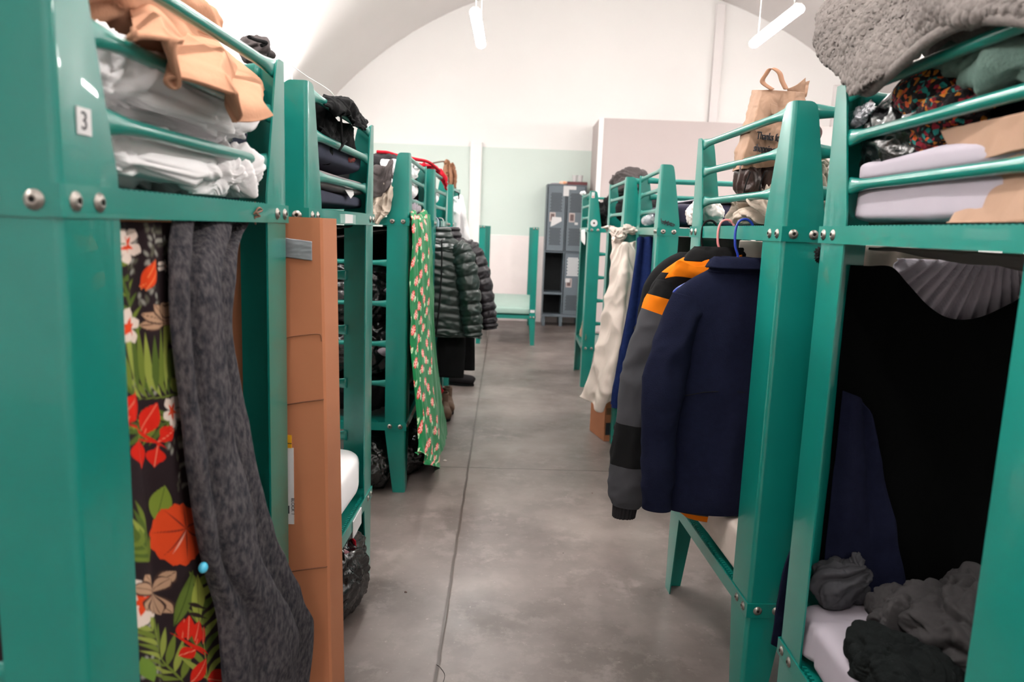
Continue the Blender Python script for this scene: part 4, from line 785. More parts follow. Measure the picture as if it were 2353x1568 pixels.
K_ = [[(1868,372,2.16),(1885,368,2.16),(1903,366,2.16)],[(1868,410,2.15),(1886,410,2.14),(1903,410,2.15)],[(1868,450,2.16),(1886,450,2.15),(1903,450,2.16)],[(1868,510,2.15),(1886,512,2.14),(1903,512,2.15)]]
o = drape('beige_scarf', K_, M['beige_cloth'], None, 60, 90, folds=((1.2, .01, 0, .3),), wr=(.012, 14, 2), thick=.006, axis='Y', seed=6); tag(o, 'beige cloth squeezed between the first two right bunks', 'cloth')
o = drape('navy_strip', [[(1884,590,1.95),(1894,590,1.95)],[(1866,900,1.95),(1880,900,1.95)],[(1835,1200,1.95),(1852,1200,1.95)],[(1795,1330,1.95),(1835,1330,1.95)],[(1770,1480,1.95),(1812,1500,1.95)]], M['navy_fleece'], None, 20, 90, wr=(.004, 6, 2), thick=.008, axis='Y'); tag(o, 'narrow fold of navy cloth in the gap between the first two right bunks', 'cloth')
o = lump('knotted_tie', at(1884, 585, Y=1.94), (.012, .02, .022), M['black_cloth'], n=(24, 36), amp=.004, scale=40, seed=4); tag(o, 'black knot at the top of the gap between the right bunks', 'knot')
K_ = [[(1590,560,3.02),(1640,560,3.02),(1700,560,3.02),(1760,560,3.02)],[(1590,640,3.03),(1640,640,3.02),(1700,640,3.03),(1760,640,3.02)],[(1590,760,3.03),(1640,760,3.03),(1700,760,3.02),(1760,760,3.03)]]
# --- nearest right bunk
t = thing('sherpa_blanket', 'grey sherpa blanket heaped over the top bar of the nearest right bunk', 'blanket', (.8, 1.5, 1.95))
S_ = [[(2352,-160,.98),(2250,-190,.99),(2150,-180,1.0),(2060,-130,1.0),(1990,-60,.98),(1955,0,.95)],
      [(2400,-90,.86),(2290,-110,.86),(2180,-110,.86),(2060,-80,.86),(1960,-20,.85),(1925,30,.84)],
      [(2450,-20,.78),(2320,-50,.77),(2200,-50,.77),(2070,-40,.77),(1930,20,.77),(1895,75,.775)],
      [(2450,25,.745),(2320,0,.74),(2210,0,.738),(2090,20,.738),(1950,80,.74),(1900,125,.755)],
      [(2450,50,.742),(2330,30,.735),(2230,32,.732),(2130,70,.73),(2010,140,.732),(1935,160,.745)],
      [(2450,62,.755),(2330,42,.748),(2230,46,.745),(2138,88,.742),(2035,180,.738),(1990,212,.748)]]
drape('blanket_body', S_, M['sherpa'], t, 420, 340, folds=((1.7, .02, .35, .25),), wr=(.014, 4.5, 1), thick=.022, seed=12, grow=(1, .6), sub=0, curl=(.008, 75))
tube('hem_edge', [at(u, v, X=x) for u, v, x in ((2450,60,.752),(2330,42,.745),(2230,47,.74),(2138,90,.738),(2035,178,.735),(1992,210,.742),(1955,175,.75))], .012, M['sherpa'], t, 12, 60, world=True)
lump('blanket_mass', (1.02, 1.42, 1.93), (.22, .40, .13), M['sherpa'], t, n=(60, 100), amp=.02, scale=5, seed=13)
t = thing('mint_towels', 'folded mint green towels under the sherpa blanket', 'towels', (.93, 1.35, 1.86))
for i, (c, r) in enumerate((((.87, 1.30, 1.865), (.06, .30, .052)), ((.86, 1.26, 1.815), (.05, .22, .045)), ((.905, 1.12, 1.79), (.045, .12, .055)), ((.92, 1.42, 1.84), (.05, .12, .05)))): lump('towel', c, r, M['mint_towel'], t, n=(60, 90), e=(.8, .7), amp=.014, scale=9, seed=90+i)
knit = mat('knitted_wool', (60,22,26), rough=.95, bump=.8, bscale=120, kind='voronoi', bdist=.004)
def knit_nodes(m):
    nt = m.node_tree; L = nt.links.new; b = nt.nodes['Principled BSDF']; tc = N(nt, 'ShaderNodeTexCoord')
    v = N(nt, 'ShaderNodeTexVoronoi'); v.inputs['Scale'].default_value = 105; L(tc.outputs['Object'], v.inputs[0]); mp = N(nt, 'ShaderNodeMapping'); mp.inputs['Scale'].default_value = (1, 1, 1); s = N(nt, 'ShaderNodeSeparateColor'); L(v.outputs['Color'], s.inputs[0])
    r = N(nt, 'ShaderNodeValToRGB'); r.color_ramp.interpolation = 'CONSTANT'; e = r.color_ramp.elements; e[0].position = 0; e[0].color = lin((26,20,24)); e[1].position = .52; e[1].color = lin((140,26,46))
    for p_, c_ in ((.62, (196,120,36)), (.74, (30,130,124)), (.84, (110,22,36)), (.93, (206,84,40))): x = e.new(p_); x.color = lin(c_)
    L(s.outputs[0], r.inputs[0]); L(r.outputs[0], b.inputs['Base Color'])
knit_nodes(knit)
t = thing('knitted_hat', 'multicoloured knitted hat behind the bars of the nearest right bunk', 'hat', (.88, 1.6, 1.79))
lump('crown', at(2120, 222, X=.85), (.05, .10, .055), knit, t, n=(60, 90), amp=.006, scale=12, seed=96); lump('fold', at(2190, 255, X=.85), (.045, .10, .045), knit, t, n=(60, 90), amp=.01, scale=14, seed=97); lump('brim', at(2140, 300, X=.85), (.035, .085, .045), knit, t, n=(50, 80), amp=.006, scale=14, seed=98)
t = thing('black_plastic_bag', 'black plastic bag at the far end of the nearest right top bunk', 'bag', (.9, 1.72, 1.74))
lump('bag_body', (.90, 1.70, 1.735), (.085, .15, .10), M['black_plastic'], t, n=(80, 130), e=(.8, .7), amp=.010, scale=9, seed=100, fine=.5, mode='ridge'); P = loft(rows_at([[(1945,262,.80),(1965,248,.80),(1985,236,.80),(2000,228,.80)],[(1944,285,.795),(1962,275,.79),(1985,262,.79),(2010,250,.79)],[(1946,300,.80),(1960,298,.80),(1985,285,.80),(2005,262,.80)]]), 50, 40); P = push(P, .006*ridged(P, 26, 2, 2)); grid('shiny_knot', P, M['silver_plastic'], t, thick=.002)
o = lump('black_bundle', (1.0, 1.40, 1.735), (.10, .36, .075), M['black_cloth'], n=(50, 80), amp=.015, scale=7, seed=102); tag(o, 'black cloth bundle behind the knitted hat', 'cloth')
mattress('folded_sheet', .80, 1.6, 1.08, 1.795, TOPZ+.002, TOPZ+.09, M['lilac_cloth'], 'lower pale lilac pillow on the nearest right top bunk', 37, .005, (.25, .10), 'pillow', scale=6, n=(60, 160))
mattress('folded_sheet', .80, 1.6, 1.10, 1.79, TOPZ+.085, TOPZ+.155, M['lilac_cloth'], 'upper pale lilac pillow stacked on the nearest right top bunk', 38, .006, (.45, .12), 'pillow', scale=6, n=(60, 160))
t = thing('brown_paper_bag', 'plain brown paper bag lying behind the bars at the right edge', 'bag', (.9, 1.2, 1.6))
bm = bmesh.new(); A = [at(2168,285,X=.815), at(2230,522,X=.80), at(2170,530,X=.80), at(2480,225,X=.815), at(2480,525,X=.80)]
P = loft(rows_at([[(2172,300,.83),(2240,285,.815),(2340,262,.80),(2470,232,.80)],[(2205,370,.815),(2265,345,.81),(2350,318,.80),(2470,290,.80)],[(2215,380,.814),(2270,365,.81),(2350,345,.80),(2470,320,.80)]]), 60, 30); P[..., 0] += .003*ridged(P, 8, 2, 2); grid('folded_top', P, M['kraft'], t, thick=.02)
P = loft(rows_at([[(2212,385,.818),(2270,370,.812),(2350,350,.805),(2470,325,.805)],[(2228,430,.81),(2280,420,.80),(2350,405,.796),(2470,390,.796)],[(2195,480,.80),(2270,470,.794),(2350,460,.79),(2470,450,.79)],[(2166,526,.785),(2260,524,.784),(2350,520,.782),(2470,515,.782)]]), 80, 60); P[..., 2] = np.maximum(P[..., 2], TOPZ); P[..., 0] += .006*ridged(P, 6, 6, 2); grid('front_panel', P, M['kraft'], t, thick=.002)
mattress('mattress', .788, 2.7, 1.0, 1.855, LT+.006, LT+.15, M['lilac_cloth'], 'white sheeted mattress on the nearest right lower bunk', 39, .011, (.25, .14), scale=7, n=(70, 200), stretch=(1, .7, 2))
# curtain across the far side of the nearest right bunk
Z_ = [(1.44, .9), (1.2, .9), (.95, .89), (.7, .88), (.555, .88)]
topl = [(.855, 1.44), (.895, 1.44), (.955, 1.44), (1.00, 1.40), (1.06, 1.345), (1.12, 1.315), (1.19, 1.32), (1.27, 1.36), (1.36, 1.41), (1.6, 1.44), (2.2, 1.44)]
rows = [[(x, 1.865, zt-(zt-.552)*f) for x, zt in topl] for f in (0, .06, .15, .3, .5, .7, .85, 1)]
o = drape('black_curtain', rows, fabric('deep_black_sheet', (5,6,6), spec=.05), None, 260, 120, folds=((3.5, .006, .2, .3),), wr=(.008, 3, 2), thick=.004, axis=None, grow=(.3, 1.3), seed=41, stretch=(1, 1, 2)); tag(o, 'black sheet sagging as a curtain behind the nearest right lower bunk', 'curtain')
rows = [[(.885+.05*f, 1.845, 1.05-.5*f), (.96+.035*f, 1.842, .98-.43*f), (1.02+.03*f, 1.85, .83-.28*f), (1.06+.06*f, 1.852, .70-.15*f)] for f in (0, .33, .66, 1)]
o = drape('navy_fleece_throw', [[(.86, 1.848, 1.12), (.91, 1.846, 1.10), (.935, 1.848, 1.06)], [(.86, 1.846, .95), (.935, 1.842, .93), (.985, 1.848, .90)], [(.86, 1.845, .78), (.96, 1.838, .76), (1.04, 1.846, .74)], [(.86, 1.843, .56), (.99, 1.836, .56), (1.09, 1.845, .56)]], M['navy_fleece'], None, 90, 90, folds=((1.5, .010, .1, .2),), wr=(.006, 4, 2), thick=.005, axis=None, seed=42); tag(o, 'navy fleece hanging in front of the black curtain by the post', 'throw')
rows = [[(1.0+.10*k, 1.93, 1.46-.30*f) for k in range(12)] for f in (0, .3, .6, 1)]
P = loft(rows, 260, 60); uu = np.linspace(0, 1, 260)[None]*11*.1; vv = np.linspace(0, 1, 60)[:, None]; ang = np.arctan2(1.62-(1.46-.3*vv), uu-.02+0*vv-.25); P[..., 1] += .010*np.sin(ang*60)+.004*np.sin(ang*113+1)
tag(grid('pleated_sheet', P, M['lilac_cloth'], None, thick=.003), 'pale pleated sheet stretched behind the sagging black curtain', 'sheet')
rows = [[(.885, 1.845, 1.478), (.98, 1.84, 1.475), (1.1, 1.835, 1.465), (1.25, 1.83, 1.45), (1.45, 1.83, 1.445), (1.8, 1.83, 1.45)], [(.885, 1.62, 1.48), (.98, 1.6, 1.462), (1.1, 1.6, 1.45), (1.25, 1.6, 1.44), (1.45, 1.6, 1.44), (1.8, 1.6, 1.45)], [(.89, 1.3, 1.485), (.98, 1.3, 1.48), (1.1, 1.3, 1.475), (1.25, 1.3, 1.47), (1.45, 1.3, 1.47), (1.8, 1.3, 1.47)]]
P = loft(rows, 120, 60); P[..., 2] = np.minimum(P[..., 2]+.008*ridged(P, 4, 3, 2), 1.486); tag(grid('olive_blanket', P, mat('olive_grey_blanket', (72,70,65), rough=.95), None, thick=.006), 'olive grey blanket bulging down from the nearest right top deck', 'blanket')
Zm = LT+.148
def heap(name, c, r, ma, label, seed, amp=.03, scale=7, e=(1, 1), cat='blanket', n=(130, 200), rot=0.0, warp=.12):
    o = lump(name, c, r, ma, n=n, e=e, amp=amp, scale=scale, seed=seed, warp=warp, fine=.35, flat=Zm+.001, rot=rot); return tag(o, label, cat)
t = thing('grey_throw', 'crumpled grey throw heaped on the nearest right lower mattress', 'throw', (1.08, 1.5, Zm))
GM = fabric('graphite_jersey', (58,56,57), var=.12, vscale=120)
for i, (c, r, a_, s_, rt) in enumerate((((1.08, 1.52, Zm+.07), (.17, .20, .12), .034, 6.5, .3), ((1.17, 1.66, Zm+.06), (.12, .10, .11), .026, 8, .1), ((.97, 1.62, Zm+.05), (.09, .12, .065), .024, 9, -.4), ((1.16, 1.33, Zm+.04), (.15, .14, .09), .03, 7, .8), ((1.08, 1.22, Zm+.03), (.13, .10, .07), .026, 8, 0))):
    lump('cloth_fold', c, r, GM, t, n=(130, 200), amp=a_, scale=s_, seed=110+i*3, warp=.14, fine=.35, flat=Zm+.002, rot=rt)
heap('black_fleece', (.865, 1.45, Zm+.03), (.11, .13, .085), fleece('black_green_fleece', (24,27,27), sheen=.1), 'dark fleece bundle at the front of the nearest right lower mattress', 120, .02, 7)
t = thing('grey_hood', 'grey hooded garment bunched against the post of the nearest right bunk', 'garment', (.93, 1.80, Zm))
lump('hood', (.885, 1.80, Zm+.06), (.08, .05, .075), M['dark_grey_cloth'], t, n=(80, 110), amp=.014, scale=11, seed=130, flat=Zm+.002); lump('zip_edge', (.925, 1.81, Zm+.075), (.035, .03, .075), M['dark_grey_cloth'], t, n=(60, 80), amp=.012, scale=18, seed=131, flat=Zm+.002)
# --- third right bunk
mattress('navy_mattress', .86, 2.6, 4.12, 4.90, TOPZ+.004, TOPZ+.14, mat('indigo_mattress_cover', (34,30,56), rough=.8), 'navy mattress on the third right top bunk', 44, .004, (.3, .2))
mattress('cream_blanket', 1.0, 2.6, 4.10, 4.9, TOPZ+.14, TOPZ+.175, M['lilac_cloth'], 'thin white blanket laid over the navy mattress', 45, .006, (.6, .3), 'blanket')
t = thing('plastic_bottle', 'clear plastic bottle lying on the third right top bunk', 'bottle', at(1488, 515, X=.80))
clear = mat('clear_plastic', (225,230,236), rough=.1, trans=.7, alpha=1)
bm = bmesh.new(); a, b = at(1482, 519, X=.80)+Vector((0, 0, .028)), at(1499, 514, X=.82)+Vector((0, 0, .03)); d = b-a; add_tube(bm, [a+d*f for f in (0, .05, .12, .6, .75, .86, .87, 1)], [.014, .028, .032, .032, .03, .014, .013, .013], 18); obj('bottle_body', bm, clear, t, world=True)
K_ = [[(1560,541,4.02),(1583,541,4.02),(1612,541,4.02)],[(1560,590,4.03),(1583,592,4.01),(1612,592,4.03)],[(1560,650,4.03),(1583,655,4.01),(1612,655,4.03)],[(1560,760,4.03),(1583,760,4.02),(1612,760,4.03)]]
def hangsheet(name, x0, x1, y, z0, z1, ma, label, seed, nf=5, amp=.014, cat='sheet'):
    rows = [[(x0+(x1-x0)*k/5, y, z0+(z1-z0)*f) for k in range(6)] for f in (0, .3, .6, 1)]; o = drape(name, rows, ma, None, 140, 80, folds=((nf, amp, .1, .3),), wr=(.008, 4, 2), thick=.004, axis=None, seed=seed, grow=(.8, 1.2), stretch=(1, 1, 2.5)); return tag(o, label, cat)
hangsheet('beige_sheet', .92, 1.9, 3.02, 1.487, .62, M['cream_cotton'], 'beige sheet hanging on the far side of the second right bunk', 140, 7)
BL_ = [[(1463,545,.80),(1478,545,.79),(1494,545,.79),(1508,545,.80)],[(1455,600,.79),(1473,600,.77),(1492,600,.77),(1510,600,.79)],[(1440,700,.77),(1462,700,.745),(1486,700,.745),(1512,700,.77)],[(1422,800,.755),(1448,800,.72),(1475,800,.72),(1505,800,.75)],[(1402,890,.735),(1430,890,.69),(1460,892,.69),(1495,895,.73)],[(1398,930,.73),(1425,940,.69),(1455,945,.69),(1490,945,.73)]]
BL_ = [[(u, v, 4.25+(x-.69)*1.5) for u, v, x in r] for r in BL_]
o = drape('blue_fleece_blanket', BL_, M['blue_fleece'], None, 130, 160, folds=((2.4, .022, .0, .2),), wr=(.008, 5, 2), thick=.008, axis='Y', seed=46, grow=(.7, 1.2), stretch=(1, 1, 2)); tag(o, 'royal blue fleece hanging from the third right bunk', 'blanket')
# --- fourth right bunk: knotted cream sheet
t = thing('cream_sheet', 'long cream sheet knotted round the fourth right bunk rail', 'sheet', (.74, 5.05, 1.5))
CS = [[(1412,552,5.06),(1425,556,4.99),(1440,558,4.95),(1455,556,4.97),(1468,548,5.04)],[(1408,585,5.05),(1424,590,4.96),(1442,592,4.91),(1458,590,4.94),(1470,583,5.03)],[(1396,680,5.04),(1414,684,4.93),(1436,688,4.87),(1454,686,4.91),(1466,680,5.02)],[(1380,780,5.02),(1400,782,4.90),(1424,785,4.84),(1446,784,4.90),(1458,780,5.0)],[(1358,855,5.02),(1382,860,4.9),(1410,865,4.84),(1436,866,4.92),(1446,862,5.0)],[(1338,912,5.04),(1362,928,4.95),(1382,945,4.9),(1400,915,4.94),(1420,900,5.02)]]
drape('sheet_body', CS, M['cream_cotton'], t, 150, 180, folds=((2.6, .012, .4, .2),), wr=(.016, 6, 2), thick=.006, axis='Y', seed=47, grow=(.5, 1.6), stretch=(1, 1, 1.5))
lump('knot', at(1420, 541, Y=5.03), (.045, .05, .045), M['cream_cotton'], t, n=(70, 100), amp=.02, scale=16, seed=48, warp=.08); lump('twist', at(1447, 530, Y=5.0), (.075, .04, .035), M['cream_cotton'], t, n=(70, 100), amp=.018, scale=14, seed=49, rot=.2); lump('tail', at(1398, 523, X=.74), (.05, .10, .016), M['cream_cotton'], t, n=(50, 80), amp=.01, scale=14, seed=50)
P = loft(rows_at([[(1462,548,5.0),(1470,548,5.0)],[(1460,562,4.98),(1472,566,4.98)],[(1462,575,4.99),(1466,578,4.99)]], 'Y'), 16, 20); grid('loose_corner', P, M['cream_cotton'], t, thick=.006)
hangsheet('grey_sheet', .98, 1.9, 5.93, 1.487, .5, M['grey_cloth'], 'grey sheet hanging behind the fourth right bunk', 141, 5)
for c, r, ma, lb, nm, cat, sd in (((.92, 5.95, 1.86), (.14, .20, .09), 'char_cloth', 'grey brown coat bundled highest beyond the fourth right bunk', 'coat', 'coat', 1), ((.93, 5.5, TOPZ+.12), (.16, .34, .12), 'char_cloth', 'dark bedding heap on the fourth right top bunk', 'bedding', 'bedding', 2), ((.90, 7.4, TOPZ+.12), (.16, .34, .12), 'black_cloth', 'black clothing heap on the farthest right top bunk', 'clothing', 'clothing', 3),
                             ((.86, 6.30, 1.70), (.12, .18, .15), 'black_cloth', 'black coat hanging between the last two right bunks', 'coat', 'coat', 4), ((.92, 6.1, 1.90), (.15, .22, .11), 'grey_cloth', 'grey rain jacket heaped between the last two right bunks', 'jacket', 'jacket', 5)):
    if sd in (1,): continue
    o = lump(nm, c, r, M[ma], n=(70, 110), e=(.9, .8), amp=.028, scale=7, seed=150+sd, warp=.12); tag(o, lb, cat)
o = lump('navy_trousers', (.93, 6.45, 1.56), (.09, .14, .10), M['navy_fleece'], n=(50, 70), amp=.02, scale=9, seed=157); tag(o, 'dark navy trousers under the black coat', 'trousers')
# stickers and note on the farthest right bunk
t = thing('round_sticker', 'round white sticker on the farthest right post', 'sticker', at(1365, 513, Y=6.957))
bm = bmesh.new(); bmesh.ops.create_cone(bm, cap_ends=True, segments=32, radius1=.033, radius2=.033, depth=.0012, matrix=Matrix.Rotation(PI/2, 4, 'X')); obj('disc', bm, M['label'], t)
bm = bmesh.new(); bmesh.ops.create_cone(bm, cap_ends=True, segments=20, radius1=.010, radius2=.010, depth=.001, matrix=Matrix.Translation((0, -.001, 0)) @ Matrix.Rotation(PI/2, 4, 'X')); obj('centre', bm, M['leather'], t)
t = thing('square_sticker', 'small picture sticker near the top of the farthest right post', 'sticker', at(1363, 449, Y=6.957)); box('paper', (-.014, -.001, -.025), (.014, .001, .028), M['label'], t); box('picture', (-.009, -.0018, -.02), (.009, -.001, -.006), mat('sticker_pink', (190,140,130), rough=.6), t)
t = thing('paper_note', 'white paper note taped under the farthest right bunk rail', 'note', at(1342, 545, X=.688)); P = loft(rows_at([[(1335,529,.688),(1344,527,.686)],[(1335,548,.687),(1345,550,.685)],[(1336,555,.687),(1344,564,.685)]]), 10, 20); grid('paper', P, M['label'], t, thick=.0008)
o = lump('white_plug', at(1340, 444, X=.69), (.03, .05, .02), M['white_cotton'], n=(30, 40), amp=.006, scale=20, seed=3); tag(o, 'small white cloth on the farthest right bunk corner', 'cloth')
t = thing('kraft_envelope', 'brown paper leaning on the farthest right lower bunk', 'paper', (.72, 7.2, .5)); P = loft(rows_at([[(1343,692,.73),(1347,692,.73)],[(1337,740,.73),(1346,745,.72)],[(1330,772,.73),(1345,782,.715)]]), 14, 30); P = push(P, .004*ridged(P, 12, 2, 2)); grid('paper', P, M['kraft'], t, thick=.002)
# carton on the floor
t = thing('small_carton', 'brown shipping carton on the floor beneath the fourth right bunk', 'box', (.70, 5.12, 0)); t.rotation_euler = (0, 0, .25)
bm = bmesh.new(); add_box(bm, 0, .38, 0, .30, .001, .31, bev=.004); obj('carton', bm, M['card'], t); box('print_block', (.008, -.0012, .05), (.055, 0, .14), M['ink'], t); box('print_mark', (.085, -.0012, .17), (.14, 0, .21), M['ink'], t); box('print_mark', (.095, -.0022, .182), (.128, -.0012, .198), M['card'], t); box('print_smudge', (.01, -.0012, .20), (.05, 0, .25), mat('faded_print', (120,84,62), rough=.9), t)

c_ = [at(u, v, Y=4.052) for u, v in ((1519,502),(1522,514),(1530,506),(1526,516),(1537,508),(1533,518),(1543,512),(1541,519),(1550,516),(1521,508),(1548,520))]
o = tube('marker_scribble', [p-BED['R3'].location for p in c_], .0018, M['ink'], BED['R3'], None or 5, 60); o.rotation_euler = (0, 0, .0324)
# ================================================================== FAR END
hanger('hanger', -.556, 5.24, DT, 1.455, -1, mat('pale_blue_hanger', (170,186,200), rough=.35), 'pale plastic hanger holding the green puffer jacket', .18)
hanger('hanger', -.556, 5.36, DT, 1.455, -1, M['navy_fleece'], 'dark hanger between the pale hangers on the left rail', .18); hanger('hanger', -.556, 5.62, DT, 1.455, -1, mat('white_hanger', (210,210,210), rough=.35), 'white hanger holding the second puffer jacket', .18)
def puffer(name, label, cx, y, zn, ln, ma, wd, seed, sl):
    t = thing(name, label, 'jacket', (cx, y, zn))
    jacket(t, cx, y, zn, [(0, zn-.01, .075, .04), (0, zn-.035, .12, .06), (0, zn-.075, .18, .075), (0, zn-.13, .205, .08), (0, zn-.3, .20, .085), (.0, zn-.5, .195, .085), (.01, zn-ln+.04, .2, .08), (.01, zn-ln, .195, .07)], sl, ma, folds=(.005, 9), puff=(.06, .014), seed=seed, m=150)
    P = ring_loft(crv5([(cx, y, zn-.02, .09, .055), (cx, y, zn+.02, .085, .05), (cx, y, zn+.05, .07, .045)], 20), 60, 20); grid('collar', pushout(P, .006*np.sin(np.linspace(0, 2*PI*1.5, 20))[:, None]), ma, t, closed=True, thick=.012); return t
t = puffer('green_puffer_jacket', 'shiny bottle green puffer jacket on the left rail beside the candy blanket', -.535, 5.22, 1.435, .72, M['green_nylon'], .2, 61, [[(-.42, 5.21, 1.36, .05, .05), (-.37, 5.2, 1.31, .075, .07), (-.335, 5.19, 1.18, .075, .075), (-.305, 5.18, 1.0, .07, .07), (-.285, 5.18, .85, .065, .065), (-.275, 5.18, .745, .06, .055), (-.275, 5.18, .725, .052, .05)], [(-.69, 5.21, 1.33, .06, .06), (-.73, 5.2, 1.2, .06, .06), (-.75, 5.2, 1.0, .06, .06), (-.75, 5.2, .75, .055, .05)]])
tube('zip', [(-.505, 5.125, 1.40), (-.50, 5.118, 1.2), (-.51, 5.118, .95), (-.53, 5.122, .74)], .005, M['black_nylon'], t, 8, 30, world=True)
puffer('dark_puffer_jacket', 'dark aubergine puffer jacket hanging behind the green one', -.50, 5.60, 1.44, .74, M['dark_nylon'], .2, 71, [[(-.38, 5.59, 1.36, .05, .05), (-.32, 5.58, 1.30, .075, .07), (-.255, 5.56, 1.15, .07, .07), (-.205, 5.55, .95, .062, .065), (-.175, 5.54, .82, .055, .06), (-.165, 5.54, .735, .05, .05)], [(-.66, 5.6, 1.33, .06, .06), (-.72, 5.6, 1.1, .06, .06), (-.74, 5.6, .8, .055, .05)]])
for i, (x0, x1, y, z1, lb) in enumerate(((-.53, -.34, 5.30, .40, 'long black trousers hanging below the green puffer jacket'), (-.36, -.27, 5.45, .43, 'black coat tail hanging behind the black trousers'))):
    P = ring_loft(crv5([((x0+x1)/2, y, 1.3, (x1-x0)/2*.8, .03), ((x0+x1)/2, y, .9, (x1-x0)/2, .04), ((x0+x1)/2, y, z1, (x1-x0)/2, .045)], 60), 60, 60, e=.7); o = grid('black_garment', soft(P, .01, 6, 5+i, stretch=(1, 1, 3)), M['black_cloth'], None, closed=True, cap=True); tag(o, lb, 'clothing')
def shoe(name, label, x, y, rot, ma, L_=.27, sole='black_nylon', high=.11):
    t = thing(name, label, 'shoe', (x, y, 0), rot); K = [(0, -L_/2, .045, .03, .03), (0, -L_/2+.03, .055, .042, .045), (0, -L_*.1, .06, .045, .05), (0, L_*.2, .075, .042, .065), (0, L_/2-.02, .08, .036, .07), (0, L_/2, .075, .02, .05)]
    P = sweep(K, 28, 30, ref=(0, 0, 1)); P[..., 2] = np.maximum(P[..., 2], .018); grid('upper', P, ma, t, closed=True, cap=True, world=False)
    P = ring_loft(crv5([(0, L_*.25, .10, .034, .05), (0, L_*.28, high+.03, .036, .045)], 10), 28, 10); grid('collar', P, ma, t, closed=True, thick=.006, world=False)
    bm = bmesh.new(); n = 24; r = [[bm.verts.new((.046*math.cos(a)*(1 if math.sin(a) < 0 else .85), L_/2*math.sin(a), z)) for a in [2*PI*k/n for k in range(n)]] for z in (.001, .02)]
    for k in range(n): bm.faces.new((r[0][k], r[0][(k+1)%n], r[1][(k+1)%n], r[1][k]))
    bm.faces.new(r[0]); bm.faces.new(r[1]); obj('sole', bm, M[sole], t); return t
bl = mat('worn_brown_suede', (92,70,54), rough=.85, var=.2, vscale=30)
shoe('brown_boot', 'nearer brown suede boot on the floor under the fourth left bunk', -.50, 5.62, .25, bl, .26, high=.16); shoe('brown_boot', 'farther brown suede boot, just behind the nearer one', -.49, 5.82, .2, bl, .26, high=.16); shoe('dark_shoe', 'dark grey shoe on the floor below the black coat', -.47, 6.85, 1.4, M['char_cloth'], .28)
o = lump('red_cloth', (-.535, 5.36, .20), (.035, .06, .17), M['red_cloth'], n=(60, 80), amp=.012, scale=12, seed=9, flat=.003); tag(o, 'bright red cloth hanging low behind the candy blanket', 'cloth')
# --- single bed at the end of the aisle
t = thing('single_bed', 'low single teal bed standing across the end of the aisle', 'bed', (-.456, 9.418, 0)); FW, FL = .765, 2.02
def fpost(sa, sb): return post_mesh(1, sa, sb, [(0, .055, .06), (.33, .083, .09), (1.524, .083, .09)])
for a, sa in ((0, 1), (FW, -1)):
    for b, sb in ((0, 1), (FL, -1)):
        bm = fpost(sa, sb); obj('post', bm, M['teal'], t, angle=40).location = (a, b, 0)
for y0, y1 in ((-.004, 0), (FL, FL+.004)): box('end_rail', (-.004, y0, .345), (FW+.004, y1, .392), M['teal'], t)
for x0, x1 in ((-.004, 0), (FW, FW+.004)): box('side_rail', (x0, 0, .345), (x1, FL, .392), M['teal'], t)
box('deck', (.005, .005, .375), (FW-.005, FL-.005, .38), M['teal'], t)
for a in (.025, .065, FW-.025, FW-.065): bolt(t, (a, -.005, .368), (0, -1, 0)); bolt(t, (a, -.001, 1.505), (0, -1, 0))
box('number_plate', (FW-.072, -.006, .43), (FW-.012, -.0, .465), M['label'], t)
mattress('mattress', -.44, .295, 9.45, 11.42, .383, .50, M['mint_cloth'], 'pale mint vinyl mattress on the single bed at the end of the aisle', 60, .002, (.3, .12))
# --- lockers
lg = mat('slate_blue_locker', (92,102,110), rough=.45, var=.05); dk = mat('locker_inside', (24,26,28), rough=.8)
t = thing('locker_unit', 'slate grey metal lockers with perforated doors by the back wall', 'lockers', (.478, 11.45, 0)); cw, dp = .30, .45
def hexes(bm, x0, x1, z0, z1, y, r, mi=0):
    dx, dz = r*2.5, r*2.3; j = 0; z = z0+r
    while z < z1-r*.5:
        x = x0+r+(dx/2 if j % 2 else 0)
        while x < x1-r*.5:
            v = [bm.verts.new((x+r*math.cos(PI/3*k), y, z+r*math.sin(PI/3*k))) for k in range(6)]; bm.faces.new(v).material_index = mi; x += dx
        z += dz; j += 1
for x0, x1 in ((-.004, .006), (cw-.006, cw+.006), (2*cw-.006, 2*cw+.004)): box('side_panel', (x0, 0, .10), (x1, dp, 2.19), lg, t)
box('top_panel', (-.004, 0, 2.18), (2*cw+.004, dp, 2.195), lg, t); box('back_panel', (0, dp-.01, .15), (2*cw, dp, 2.19), dk, t)
for z in (.15, 1.155): box('shelf', (0, .01, z), (2*cw, dp-.01, z+.02), lg, t)
box('shelf', (0, .01, .50), (cw, dp-.01, .53), lg, t); box('base_rail', (-.004, -.004, .15), (2*cw+.004, .012, .19), lg, t)
for x in (0, cw-.03, 2*cw-.05): box('leg', (x, .005, 0), (x+.05, .04, .15), lg, t); box('leg', (x, dp-.04, 0), (x+.05, dp-.005, .15), lg, t)
def ldoor(x, z0, z1, vents, white=False):
    d = box('door', (x+.018, -.012, z0), (x+cw-.018, .004, z1), lg, t, bev=.003)
    for a, b, wt in vents:
        bm = bmesh.new(); hexes(bm, x+.055, x+cw-.06, a, b, -.0128, .0105); o = obj('vent_holes', bm, mat('white_hex', (232,230,230), rough=.6) if wt else dk, d)
    hz = z0+(z1-z0)*.52
    box('handle_recess', (x+.05, -.0135, hz-.07), (x+.14, -.012, hz+.07), mat('recess_frame', (176,160,156), rough=.4), d); box('latch', (x+.066, -.017, hz-.05), (x+.124, -.0135, hz+.05), mat('latch_brown', (92,74,72), rough=.4), d)
